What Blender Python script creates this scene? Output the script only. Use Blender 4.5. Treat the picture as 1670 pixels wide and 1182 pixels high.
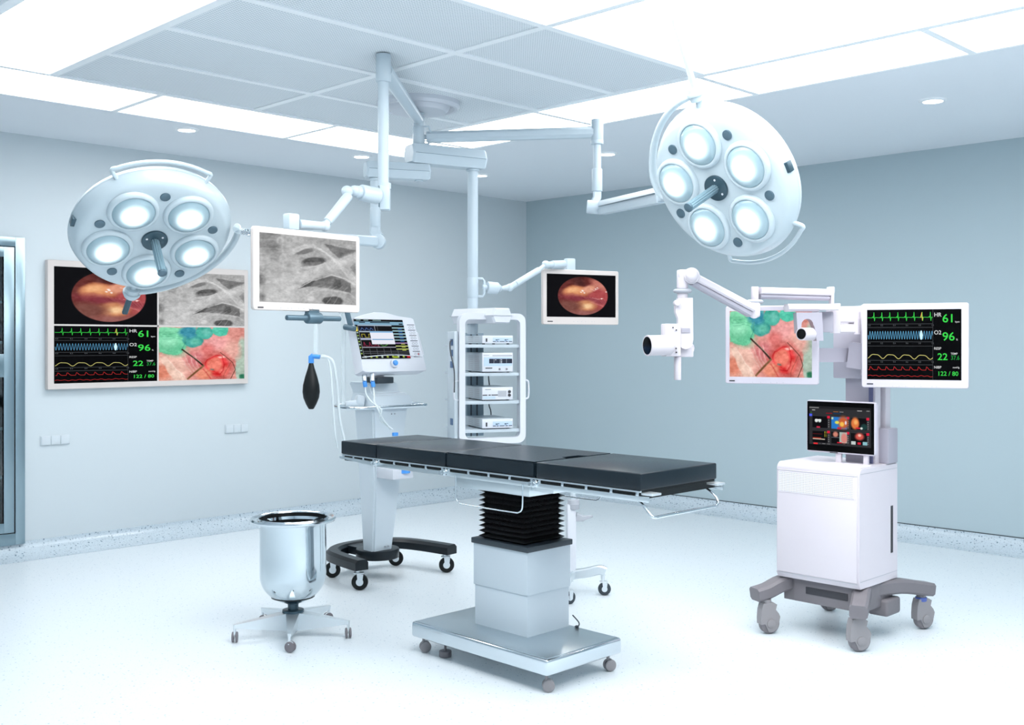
import bpy, bmesh, math, random
import numpy as np
from mathutils import Vector, Matrix
random.seed(4)
SC = bpy.context.scene
for o in list(bpy.data.objects): bpy.data.objects.remove(o)
COL = SC.collection
# ------------------------------------------------------------------ camera, world, exposure
FPX, HORY, CAMH = 1737.0, 558.0, 1.5          # focal length in px, horizon row, eye height
S2 = math.sqrt(2)
cd = bpy.data.cameras.new('camera'); cam = bpy.data.objects.new('camera', cd); COL.objects.link(cam)
cam.location = (0, 0, CAMH); cam.rotation_euler = (math.pi/2, 0, -math.pi/4)
cd.sensor_width = 36; cd.lens = 36*FPX/1670; cd.shift_y = -(591-HORY)/1670
cd.clip_start = .05
SC.camera = cam
W = bpy.data.worlds.new('world'); SC.world = W; W.use_nodes = True
W.node_tree.nodes['Background'].inputs[0].default_value = (.9, .96, 1, 1)
W.node_tree.nodes['Background'].inputs[1].default_value = 1.0
SC.view_settings.view_transform = 'Standard'; SC.view_settings.look = 'None'
SC.view_settings.gamma = 1; SC.view_settings.use_curve_mapping = False
SC.view_settings.exposure = 0.0
PANEL_EMIT = 7.0
LENS_EMIT = 3.2
DOWN_W = 3.2
LIGHT_RGB = (.97, .988, 1.0)

# room: X runs along the left wall, Y along the right wall
RX, RY, H = 7.92, 7.71, 2.957
BX, BY = -1.4, -1.4

def RF(R, F, z):                     # metres right of / ahead of the viewpoint -> world
    return Vector(((R+F)/S2, (F-R)/S2, z))
def at(px, py, F):                   # point seen at a pixel at distance F ahead
    return RF((px-835)/FPX*F, F, CAMH-(py-HORY)/FPX*F)

# ------------------------------------------------------------------ materials
MATS = {}
def lin(c):
    return tuple(((x/12.92) if x <= .04045 else ((x+.055)/1.055)**2.4) for x in c)
def rgb(r, g, b): return lin((r/255, g/255, b/255))
def mat(name, col=(.8,.8,.8), rough=.5, metal=0, emit=None, es=0, spec=.5, coat=0, trans=0, alpha=1, bump=0, bscale=60, var=0, aniso=0):
    if name in MATS: return MATS[name]
    m = bpy.data.materials.new(name); m.use_nodes = True; MATS[name] = m
    nt = m.node_tree; b = nt.nodes['Principled BSDF']
    b.inputs['Base Color'].default_value = (*col, 1); b.inputs['Roughness'].default_value = rough
    b.inputs['Metallic'].default_value = metal; b.inputs['Specular IOR Level'].default_value = spec
    b.inputs['Coat Weight'].default_value = coat; b.inputs['Transmission Weight'].default_value = trans
    b.inputs['Alpha'].default_value = alpha
    if emit: b.inputs['Emission Color'].default_value = (*emit, 1); b.inputs['Emission Strength'].default_value = es
    tc = nt.nodes.new('ShaderNodeTexCoord'); nz = nt.nodes.new('ShaderNodeTexNoise')
    nz.inputs['Scale'].default_value = 3 if metal > .5 else bscale; nz.inputs['Detail'].default_value = 3
    nt.links.new(tc.outputs['Object'], nz.inputs['Vector'])
    if bump:
        bp = nt.nodes.new('ShaderNodeBump'); bp.inputs['Strength'].default_value = bump; bp.inputs['Distance'].default_value = .002
        nt.links.new(nz.outputs['Fac'], bp.inputs['Height']); nt.links.new(bp.outputs['Normal'], b.inputs['Normal'])
    if not trans and alpha == 1:
        mr = nt.nodes.new('ShaderNodeMapRange')
        vv = .015 if metal > .5 else .05+var
        mr.inputs['To Min'].default_value = max(.02, rough-vv); mr.inputs['To Max'].default_value = min(1, rough+vv)
        nt.links.new(nz.outputs['Fac'], mr.inputs['Value']); nt.links.new(mr.outputs['Result'], b.inputs['Roughness'])
    return m
pend = mat('pendant_paint', rgb(188, 202, 211), .32, spec=.5)
lampw = mat('lamp_paint', rgb(190, 204, 211), .3, coat=.3)
white = mat('white_plastic', rgb(215, 218, 224), .3)
cartw = mat('cart_white', rgb(211, 205, 212), .35)
cartside = mat('cart_grey', rgb(166, 163, 175), .4)
bezel = mat('bezel_warm_white', rgb(206, 198, 194), .35)
bezelc = mat('bezel_cool_white', rgb(197, 192, 203), .3)
vent = mat('ventilator_white', rgb(200, 211, 219), .35)
ventm = mat('ventilator_head_white', rgb(206, 210, 218), .35)
steel = mat('steel', (.66, .72, .76), .16, 1)
mirror = mat('mirror_steel', (.60, .67, .71), .07, 1, var=-.03)
brushed = mat('brushed_steel', (.62, .68, .71), .3, 1)
satin = mat('satin_aluminium', (.74, .79, .82), .34, .85)
colw = mat('column_white', rgb(196, 207, 215), .35)
black = mat('black_rubber', (.006, .008, .009), .4, spec=.25)
bellow = mat('bellows_rubber', (.010, .011, .013), .22)
leather = mat('dark_leather', rgb(16, 28, 36), .3, spec=.35, bump=.04, bscale=90)
dgrey = mat('dark_grey_plastic', rgb(44, 54, 62), .45)
basedk = mat('base_black', rgb(20, 28, 34), .35, spec=.3)
mgrey = mat('mid_grey_plastic', rgb(116, 112, 117), .5)
wgrey = mat('wheel_grey', rgb(142, 139, 142), .5)
dslot = mat('slot_dark', rgb(52, 52, 58), .6)
lgrey = mat('light_grey_plastic', rgb(168, 172, 180), .4)
bluegrey = mat('blue_grey_metal', rgb(84, 108, 121), .35, .3)
bluegd = mat('blue_grey_dark', rgb(56, 80, 92), .35, .3)
handlem = mat('handle_ribbed', rgb(126, 152, 164), .3, .4)
bluepl = mat('blue_plastic', rgb(72, 148, 226), .35)
bluedk = mat('blue_socket', rgb(60, 92, 130), .4)
panelb = mat('panel_blue', rgb(178, 198, 222), .4)
paneld = mat('panel_dark', rgb(16, 22, 44), .3)
hose = mat('hose_clear', rgb(226, 236, 240), .2, alpha=.85)
tubec = mat('tube_clear', rgb(226, 236, 240), .2, alpha=.55)
glass = mat('glass', (.85, .93, .95), .02, trans=1, spec=.5)
yellow = mat('yellow_plastic', rgb(240, 210, 40), .4)
red = mat('red_plastic', rgb(210, 40, 60), .4)
cable = mat('cable_dark', rgb(60, 66, 72), .5)
lens_bl = mat('lens_black', (.002, .002, .0025), .08, spec=.25)
tray = mat('shelf_paint', rgb(186, 198, 206), .35)
socket = mat('socket_white', rgb(204, 213, 219), .35)
socketl = mat('socket_seam', rgb(160, 175, 186), .5)
rig = mat('trim_paint', rgb(242, 246, 249), .4)
ceil_m = mat('ceiling_paint', rgb(226, 232, 238), .7)
steelc = mat('cabinet_steel', (.30, .40, .45), .28, 1)
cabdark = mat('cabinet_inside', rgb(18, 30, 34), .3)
cabitem = mat('cabinet_item', rgb(120, 150, 160), .3)
screenk = mat('screen_black', (.001, .001, .0013), .25, spec=.06)

def emis(name, col, st):
    if name in MATS: return MATS[name]
    m = bpy.data.materials.new(name); m.use_nodes = True; MATS[name] = m; nt = m.node_tree
    b = nt.nodes['Principled BSDF']; b.inputs['Base Color'].default_value = (0, 0, 0, 1)
    b.inputs['Emission Color'].default_value = (*col, 1); b.inputs['Emission Strength'].default_value = st
    b.inputs['Roughness'].default_value = .5; b.inputs['Specular IOR Level'].default_value = .06
    return m
panel_m = emis('luminous_panel', LIGHT_RGB, PANEL_EMIT)
down_m = emis('downlight_glow', (.95, .98, 1), 9)
def screen_mat():
    m = bpy.data.materials.new('screen_picture'); m.use_nodes = True; nt = m.node_tree
    b = nt.nodes['Principled BSDF']; b.inputs['Base Color'].default_value = (.003, .003, .003, 1)
    b.inputs['Roughness'].default_value = .35; b.inputs['Specular IOR Level'].default_value = .02
    a = nt.nodes.new('ShaderNodeAttribute'); a.attribute_name = 'Col'
    nt.links.new(a.outputs['Color'], b.inputs['Emission Color']); b.inputs['Emission Strength'].default_value = 1.0
    return m
picm = screen_mat()
def lens_mat():       # a lamp lens: hot centre, dimmer towards its glass edge
    m = bpy.data.materials.new('lamp_lens'); m.use_nodes = True; nt = m.node_tree; N = nt.nodes
    b = N['Principled BSDF']; b.inputs['Base Color'].default_value = (*rgb(150, 176, 186), 1); b.inputs['Roughness'].default_value = .12
    b.inputs['Coat Weight'].default_value = .5
    tc = N.new('ShaderNodeTexCoord'); mp = N.new('ShaderNodeMapping'); mp.inputs['Scale'].default_value = (1, 1, 0)
    ln = N.new('ShaderNodeVectorMath'); ln.operation = 'LENGTH'
    nt.links.new(tc.outputs['Object'], mp.inputs['Vector']); nt.links.new(mp.outputs['Vector'], ln.inputs[0])
    mr = N.new('ShaderNodeMapRange'); mr.interpolation_type = 'SMOOTHERSTEP'
    mr.inputs['From Min'].default_value = .012; mr.inputs['From Max'].default_value = .09
    mr.inputs['To Min'].default_value = LENS_EMIT; mr.inputs['To Max'].default_value = 0
    nt.links.new(ln.outputs['Value'], mr.inputs['Value'])
    b.inputs['Emission Color'].default_value = (.80, .95, 1, 1)
    pw = N.new('ShaderNodeMath'); pw.operation = 'MULTIPLY'
    sq = N.new('ShaderNodeMapRange'); sq.interpolation_type = 'SMOOTHSTEP'
    sq.inputs['From Min'].default_value = .02; sq.inputs['From Max'].default_value = .085; sq.inputs['To Min'].default_value = 1; sq.inputs['To Max'].default_value = .25
    nt.links.new(ln.outputs['Value'], sq.inputs['Value'])
    nt.links.new(mr.outputs['Result'], pw.inputs[0]); nt.links.new(sq.outputs['Result'], pw.inputs[1])
    nt.links.new(pw.outputs[0], b.inputs['Emission Strength'])
    return m
lens_m = lens_mat()
def dots_mat(name, base, hole, pitch, r, axes=(0, 1), rough=.6, stag=False):
    m = bpy.data.materials.new(name); m.use_nodes = True; nt = m.node_tree; N = nt.nodes; b = N['Principled BSDF']
    b.inputs['Roughness'].default_value = rough
    tc = N.new('ShaderNodeTexCoord'); sp = N.new('ShaderNodeSeparateXYZ'); nt.links.new(tc.outputs['Object'], sp.inputs[0])
    out = []
    for ax in axes:
        d = N.new('ShaderNodeMath'); d.operation = 'DIVIDE'; d.inputs[1].default_value = pitch; nt.links.new(sp.outputs[ax], d.inputs[0])
        f = N.new('ShaderNodeMath'); f.operation = 'FRACT'; nt.links.new(d.outputs[0], f.inputs[0])
        s = N.new('ShaderNodeMath'); s.operation = 'SUBTRACT'; s.inputs[1].default_value = .5; nt.links.new(f.outputs[0], s.inputs[0])
        p = N.new('ShaderNodeMath'); p.operation = 'POWER'; p.inputs[1].default_value = 2; 
        ab = N.new('ShaderNodeMath'); ab.operation = 'ABSOLUTE'; nt.links.new(s.outputs[0], ab.inputs[0]); nt.links.new(ab.outputs[0], p.inputs[0]); out.append(p)
    a = N.new('ShaderNodeMath'); a.operation = 'ADD'; nt.links.new(out[0].outputs[0], a.inputs[0]); nt.links.new(out[1].outputs[0], a.inputs[1])
    l = N.new('ShaderNodeMath'); l.operation = 'LESS_THAN'; l.inputs[1].default_value = r*r; nt.links.new(a.outputs[0], l.inputs[0])
    mx = N.new('ShaderNodeMix'); mx.data_type = 'RGBA'; mx.inputs[6].default_value = (*base, 1); mx.inputs[7].default_value = (*hole, 1)
    nt.links.new(l.outputs[0], mx.inputs[0]); nt.links.new(mx.outputs[2], b.inputs['Base Color'])
    return m
tile_m = dots_mat('perforated_tile', rgb(230, 235, 239), rgb(172, 185, 193), .0155, .30)
grille_m = dots_mat('grille_perforated', rgb(236, 234, 240), rgb(168, 166, 174), .0085, .33, axes=(1, 2))
def speck_mat(name, base, dark, scale, rough, amount=.16):
    m = bpy.data.materials.new(name); m.use_nodes = True; nt = m.node_tree; N = nt.nodes; b = N['Principled BSDF']
    tc = N.new('ShaderNodeTexCoord')
    def layer(sc, thr, seed):
        mp = N.new('ShaderNodeMapping'); mp.inputs['Location'].default_value = (seed, seed*2.1, seed*.7); nt.links.new(tc.outputs['Object'], mp.inputs[0])
        v = N.new('ShaderNodeTexVoronoi'); v.inputs['Scale'].default_value = sc; nt.links.new(mp.outputs[0], v.inputs['Vector'])
        l = N.new('ShaderNodeMath'); l.operation = 'LESS_THAN'; l.inputs[1].default_value = thr; nt.links.new(v.outputs['Distance'], l.inputs[0])
        w = N.new('ShaderNodeSeparateXYZ'); nt.links.new(v.outputs['Color'], w.inputs[0])
        g = N.new('ShaderNodeMath'); g.operation = 'MULTIPLY'; nt.links.new(w.outputs[0], g.inputs[0]); nt.links.new(l.outputs[0], g.inputs[1])
        return g
    a = layer(scale, amount, 0); c = layer(scale*2.4, amount*1.3, 5.3)
    mx = N.new('ShaderNodeMath'); mx.operation = 'MAXIMUM'; nt.links.new(a.outputs[0], mx.inputs[0]); 
    c2 = N.new('ShaderNodeMath'); c2.operation = 'MULTIPLY'; c2.inputs[1].default_value = .5; nt.links.new(c.outputs[0], c2.inputs[0]); nt.links.new(c2.outputs[0], mx.inputs[1])
    mix = N.new('ShaderNodeMix'); mix.data_type = 'RGBA'; mix.inputs[6].default_value = (*base, 1); mix.inputs[7].default_value = (*dark, 1)
    nt.links.new(mx.outputs[0], mix.inputs[0]); nt.links.new(mix.outputs[2], b.inputs['Base Color'])
    b.inputs['Roughness'].default_value = rough
    return m
floor_m = speck_mat('terrazzo_floor', rgb(220, 228, 233), rgb(150, 172, 188), 38, .3)
cove_m = speck_mat('terrazzo_cove', rgb(196, 209, 218), rgb(106, 126, 142), 42, .17, .26)
def wall_mat(nm, c1, c2):
    m = bpy.data.materials.new(nm); m.use_nodes = True; nt = m.node_tree; N = nt.nodes; b = N['Principled BSDF']
    tc = N.new('ShaderNodeTexCoord'); n = N.new('ShaderNodeTexNoise'); n.inputs['Scale'].default_value = .8; nt.links.new(tc.outputs['Object'], n.inputs[0])
    mx = N.new('ShaderNodeMix'); mx.data_type = 'RGBA'; mx.inputs[6].default_value = (*c1, 1); mx.inputs[7].default_value = (*c2, 1)
    nt.links.new(n.outputs['Fac'], mx.inputs[0]); nt.links.new(mx.outputs[2], b.inputs['Base Color'])
    b.inputs['Roughness'].default_value = .5
    return m
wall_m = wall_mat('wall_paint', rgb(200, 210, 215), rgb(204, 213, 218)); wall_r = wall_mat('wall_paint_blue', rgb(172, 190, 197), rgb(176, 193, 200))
wall_back_m = mat('wall_paint_pale', rgb(225, 234, 240), .6)

# ------------------------------------------------------------------ mesh helpers
XF = {}
class MB:
    def __init__(s): s.bm = bmesh.new()
    def box(s, c, size, rz=0, bev=0, seg=2, M=None):
        r = bmesh.ops.create_cube(s.bm, size=1); vs = r['verts']
        m = Matrix.Translation(c) @ Matrix.Rotation(rz, 4, 'Z')
        if M is not None: m = M @ Matrix.Translation(c) @ Matrix.Rotation(rz, 4, 'Z')
        bmesh.ops.transform(s.bm, matrix=m @ Matrix.Diagonal((*size, 1)), verts=vs)
        if bev:
            es = list({e for v in vs for e in v.link_edges})
            bmesh.ops.bevel(s.bm, geom=es, offset=bev, segments=seg, affect='EDGES', profile=.5)
        return s
    def b2(s, x0, x1, y0, y1, z0, z1, bev=0, seg=2, M=None):
        return s.box(((x0+x1)/2, (y0+y1)/2, (z0+z1)/2), (abs(x1-x0), abs(y1-y0), abs(z1-z0)), 0, bev, seg, M)
    def ring(s, pts):
        return [s.bm.verts.new(p) for p in pts]
    def loft(s, rings, cap=True, closed=True):
        R = [s.ring(r) for r in rings]; n = len(R[0])
        for a, b in zip(R[:-1], R[1:]):
            for i in range(n if closed else n-1):
                try: s.bm.faces.new((a[i], a[(i+1) % n], b[(i+1) % n], b[i]))
                except ValueError: pass
        if cap:
            for r in (R[0][::-1], R[-1]):
                try: s.bm.faces.new(r)
                except ValueError: pass
        return s
    def cyl(s, p0, p1, r0, r1=None, seg=28, bev=0):
        p0, p1 = Vector(p0), Vector(p1); r1 = r0 if r1 is None else r1
        d = (p1-p0); L = d.length; d.normalize()
        q = d.to_track_quat('Z', 'Y').to_matrix()
        def rr(t, r): return [p0 + d*t + q @ Vector((math.cos(a)*r, math.sin(a)*r, 0)) for a in [2*math.pi*i/seg for i in range(seg)]]
        if bev: rings = [rr(0, r0-bev), rr(bev*.3, r0-bev*.3), rr(bev, r0), rr(L-bev, r1), rr(L-bev*.3, r1-bev*.3), rr(L, r1-bev)]
        else: rings = [rr(0, r0), rr(L, r1)]
        return s.loft(rings)
    def tube(s, pts, r, seg=12, closed=False, res=0):
        pts = [Vector(p) for p in pts]
        if res: pts = smooth(pts, res, closed)
        n = len(pts); rings = []; prev = None
        for i, p in enumerate(pts):
            a = pts[(i-1) % n] if (closed or i > 0) else p
            b = pts[(i+1) % n] if (closed or i < n-1) else p
            t = (b-a).normalized()
            if prev is None:
                u = t.orthogonal().normalized()
            else:
                u = (prev - t*prev.dot(t)); u = u.normalized() if u.length > 1e-6 else t.orthogonal().normalized()
            prev = u; v = t.cross(u)
            rings.append([p + (u*math.cos(2*math.pi*k/seg) + v*math.sin(2*math.pi*k/seg))*r for k in range(seg)])
        if closed: rings.append(rings[0])
        if closed:
            R = [s.ring(q) for q in rings[:-1]]; R.append(R[0])
            for a, b in zip(R[:-1], R[1:]):
                for i in range(seg):
                    try: s.bm.faces.new((a[i], a[(i+1) % seg], b[(i+1) % seg], b[i]))
                    except ValueError: pass
            return s
        return s.loft(rings)
    def sweep(s, pts, sec, res=0, up=(0, 0, 1)):          # section (side, up) along a path
        pts = [Vector(p) for p in pts]; up = Vector(up)
        if res: pts = smooth(pts, res, False)
        n = len(pts); rings = []
        for i, p in enumerate(pts):
            t = (pts[min(n-1, i+1)] - pts[max(0, i-1)]).normalized()
            side = t.cross(up).normalized(); u = side.cross(t)
            sc = sec(i/(n-1)) if callable(sec) else sec
            rings.append([p + side*a + u*b for a, b in sc])
        return s.loft(rings)
    def lathe(s, prof, c=(0, 0, 0), seg=48, M=None):      # prof = [(r, z)]
        c = Vector(c); rings = []
        for r, z in prof:
            rr = [Vector((math.cos(2*math.pi*i/seg)*max(r, 1e-5), math.sin(2*math.pi*i/seg)*max(r, 1e-5), z)) for i in range(seg)]
            rr = [(M @ v if M is not None else v) + c for v in rr]; rings.append(rr)
        return s.loft(rings, cap=False)
    def sph(s, c, r, sc=(1, 1, 1), seg=24, M=None):
        q = bmesh.ops.create_uvsphere(s.bm, u_segments=seg, v_segments=seg//2, radius=r)
        m = Matrix.Translation(c) @ (M if M is not None else Matrix.Identity(4)) @ Matrix.Diagonal((*sc, 1))
        bmesh.ops.transform(s.bm, matrix=m, verts=q['verts']); return s
    def prism(s, poly, z0, z1, M=None, bev=0):            # polygon in xy, extruded in z
        A = [Vector((x, y, z0)) for x, y in poly]; B = [Vector((x, y, z1)) for x, y in poly]
        if M is not None: A = [M @ v for v in A]; B = [M @ v for v in B]
        n0 = len(s.bm.verts); s.loft([A, B])
        if bev:
            s.bm.verts.ensure_lookup_table(); vs = s.bm.verts[n0:]
            es = list({e for v in vs for e in v.link_edges})
            bmesh.ops.bevel(s.bm, geom=es, offset=bev, segments=2, affect='EDGES')
        return s
    def build(s, name, m, parent=None, loc=None, local=False, ang=38):
        bmesh.ops.remove_doubles(s.bm, verts=s.bm.verts, dist=1e-6)
        bmesh.ops.recalc_face_normals(s.bm, faces=s.bm.faces)
        P = XF.get(parent.name, Matrix.Identity(4)) if parent is not None else Matrix.Identity(4)
        if not local: bmesh.ops.transform(s.bm, matrix=P.inverted(), verts=s.bm.verts)
        if loc is None:
            if len(s.bm.verts):
                c = sum((v.co for v in s.bm.verts), Vector())/len(s.bm.verts)
                loc = c
            else: loc = Vector()
        else:
            loc = Vector(loc) if local else P.inverted() @ Vector(loc)
        bmesh.ops.translate(s.bm, verts=s.bm.verts, vec=-loc)
        me = bpy.data.meshes.new(name); s.bm.to_mesh(me); s.bm.free()
        me.materials.append(m)
        for p in me.polygons: p.use_smooth = True
        me.set_sharp_from_angle(angle=math.radians(ang))
        o = bpy.data.objects.new(name, me); COL.objects.link(o); o.location = loc
        if parent is not None: o.parent = parent
        XF[o.name] = P @ Matrix.Translation(loc)
        return o
def smooth(pts, res, closed):
    out = []; n = len(pts)
    for i in range(n if closed else n-1):
        p0 = pts[(i-1) % n] if closed or i > 0 else pts[i]; p1 = pts[i]; p2 = pts[(i+1) % n]
        p3 = pts[(i+2) % n] if closed or i+2 < n else p2
        for k in range(res):
            t = k/res
            out.append(.5*((2*p1) + (p2-p0)*t + (2*p0-5*p1+4*p2-p3)*t*t + (3*p1-p0-3*p2+p3)*t**3))
    if not closed: out.append(pts[-1])
    return out
def tag(o, label=None, cat=None, group=None, kind=None):
    if label: o['label'] = label
    if cat: o['category'] = cat
    if group: o['group'] = group
    if kind: o['kind'] = kind
    return o
def thing(name, label, cat, M=None, loc=(0, 0, 0), rz=0, group=None):
    o = bpy.data.objects.new(name, None); COL.objects.link(o); o.empty_display_size = .05
    if M is None: M = Matrix.Translation(loc) @ Matrix.Rotation(rz, 4, 'Z')
    o.matrix_world = M; XF[o.name] = M.copy()
    return tag(o, label, cat, group)
def struct(name, mb, m): 
    o = mb.build(name, m); o['kind'] = 'structure'; return o
def clone(o, parent=None, loc=None, rz=None):
    c = o.copy(); COL.objects.link(c); c.parent = parent
    if parent is None:
        M = Matrix.Translation(loc) @ Matrix.Rotation(rz or 0, 4, 'Z'); c.matrix_world = M; XF[c.name] = M
    for ch in [x for x in bpy.data.objects if x.parent == o]: clone(ch, c)
    return c
def rrect(w, h, r, n=6, cx=0, cy=0):
    P = []
    for sx, sy, a0 in ((1, 1, 0), (-1, 1, 90), (-1, -1, 180), (1, -1, 270)):
        for k in range(n+1):
            a = math.radians(a0 + 90*k/n); P.append((cx + sx*(w/2-r) + math.cos(a)*r, cy + sy*(h/2-r) + math.sin(a)*r))
    return P
rectsec = lambda w, h: [(-w/2, -h/2), (w/2, -h/2), (w/2, h/2), (-w/2, h/2)]
def csec(w, h, c): return [(-w/2+c, -h/2), (w/2-c, -h/2), (w/2, -h/2+c), (w/2, h/2-c), (w/2-c, h/2), (-w/2+c, h/2), (-w/2, h/2-c), (-w/2, -h/2+c)]
VERT = Matrix.Rotation(math.pi/2, 4, 'X')          # xy polygon -> xz plane facing -y

# ------------------------------------------------------------------ room shell
struct('floor', MB().b2(BX, RX+.2, BY, RY+.2, -.1, 0), floor_m)
ceiling = struct('ceiling', MB().b2(BX, RX+.2, BY, RY+.2, H, H+.1), ceil_m)
CABX0, CABX1, CABZ0, CABZ1 = 1.86, 2.86, .093, 2.23
wl = MB()
for a in ((BX, CABX0+.02, 0, H), (CABX1-.02, RX+.2, 0, H), (CABX0+.02, CABX1-.02, 0, CABZ0+.02), (CABX0+.02, CABX1-.02, CABZ1-.02, H)):
    wl.b2(a[0], a[1], RY, RY+.2, a[2], a[3])
struct('wall_left', wl, wall_m)
struct('wall_right', MB().b2(RX, RX+.2, BY, RY, 0, H), wall_r)
struct('wall_back', MB().b2(BX, RX, BY-.2, BY, 0, H), wall_back_m)
struct('wall_side', MB().b2(BX-.2, BX, BY, RY, 0, H), wall_back_m)
def cove(name, A, B, n, h=.105, r=.19):                    # speckled cove from wall to floor, n = into the room
    A, B, n = Vector(A), Vector(B), Vector(n)
    prof = [(0, h), (.008, h)] + [(.008 + r*(1-math.cos(a)) , .004+(h-.012)*(1-math.sin(a))) for a in [math.pi/2*k/10 for k in range(11)]] + [(r+.008, .0005), (0, .0005)]
    sec = [[p + n*a + Vector((0, 0, b)) for a, b in prof] for p in (A, B)]
    mb = MB(); mb.loft(sec); return struct(name, mb, cove_m)
cove('baseboard_left', (BX, RY, 0), (RX, RY, 0), (0, -1, 0))
cove('baseboard_right', (RX, BY, 0), (RX, RY, 0), (-1, 0, 0))
struct('trim_1', MB().b2(RX-.004, RX, BY, RY, .105, .111), dgrey)
# perforated tiles, trim bars and luminous panels of the ceiling field, some added
XS = [2.31, 3.55, 4.79]; YS = [5.81 - .62*i for i in range(10)]
for i in range(2):
    for j in range(4):
        MB().b2(XS[i]+.02, XS[i+1]-.02, YS[j+1]+.02, YS[j]-.02, H-.012, H).build('ceiling_tile', tile_m, ceiling)
tb = MB()
for y in YS[1:5]: tb.b2(2.335, 4.765, y-.022, y+.022, H-.0195, H)
tb.b2(3.528, 3.572, YS[-1], 5.79, H-.0185, H)
tb.b2(2.285, 2.335, YS[-1], 5.79, H-.0205, H); tb.b2(4.765, 4.815, YS[-1], 5.79, H-.0205, H)
tb.b2(1.67, 1.72, YS[-1], 6.44, H-.0198, H); tb.b2(5.37, 5.40, YS[-1], 6.44, H-.0198, H)
tb.b2(1.67, 5.40, 6.44, 6.46, H-.02, H); tb.b2(1.72, 5.37, 5.79, 5.83, H-.0212, H)
for x in (2.935, 4.175): tb.b2(x-.02, x+.02, 5.83, 6.44, H-.022, H)
for y in (4.60, 3.365, 2.125, .885): tb.b2(4.815, 5.37, y-.02, y+.02, H-.022, H)
struct('trim_2', tb, rig)
def lpanel(x0, x1, y0, y1, label):
    t = thing('ceiling_light_panel', label, 'ceiling light', loc=((x0+x1)/2, (y0+y1)/2, H), group='luminous ceiling panels')
    MB().b2(x0, x1, y0, y1, H-.012, H).build('diffuser', panel_m, t); return t
lpanel(1.72, 2.915, 5.83, 6.44, 'bright ceiling light panel in the left strip, cut by the left picture edge')
lpanel(2.955, 4.155, 5.83, 6.44, 'bright ceiling light panel in the middle of the left strip, above the round downlight')
lpanel(4.195, 5.37, 5.83, 6.44, 'bright ceiling light panel at the corner end of the left strip, behind the thin hanging pole')
lpanel(4.815, 5.37, 4.62, 5.79, 'bright ceiling light panel of the right strip nearest the corner, above the long lamp arm')
lpanel(4.815, 5.37, 3.385, 4.58, 'bright ceiling light panel of the right strip between arm hub and large tilted lamp')
lpanel(4.815, 5.37, 2.145, 3.345, 'bright ceiling light panel of the right strip directly right of the large tilted lamp')
lpanel(4.815, 5.37, .905, 2.105, 'bright ceiling light panel in the top right picture corner')
lpanel(1.72, 2.285, .25, 5.79, 'bright ceiling light panel in the top left picture corner')
lpanel(2.335, 3.528, .25, 3.31, 'luminous ceiling panel overhead near the viewer, left column')  # added light in place of plain tiles, whitens the near floor
lpanel(3.572, 4.765, .25, 3.31, 'luminous ceiling panel at the top edge, right column')  # also added: glows where tiles would be, brightens top edge and near floor
def downlight(x, y, label):
    t = thing('downlight', label, 'downlight', loc=(x, y, H), group='round recessed downlights')
    MB().lathe([(.056, -.004), (.058, -.012), (.078, -.008), (.083, 0), (.056, 0)], (x, y, H)).build('trim_ring', rig, t)
    MB().cyl((x, y, H-.010), (x, y, H-.001), .056).build('lens', down_m, t)
    l = bpy.data.lights.new('downlight_lamp', 'AREA'); l.shape = 'DISK'; l.size = .1; l.energy = DOWN_W; l.color = (1, .95, .90)
    lo = bpy.data.objects.new('lamp', l); COL.objects.link(lo); lo.parent = t; lo.location = (0, 0, -.013)
downlight(3.576, 6.72, 'small round downlight above the left lamp, leftmost in the ceiling')
downlight(5.056, 6.72, 'small round downlight just left of the thin hanging pole')
downlight(6.36, 6.75, 'small round downlight beside the shelf pendant pole, farthest from the viewer')
downlight(6.33, 5.29, 'small round downlight right of the lamp arm drop tube')
downlight(6.32, 2.74, 'small round downlight alone on the right side of the ceiling')

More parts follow.
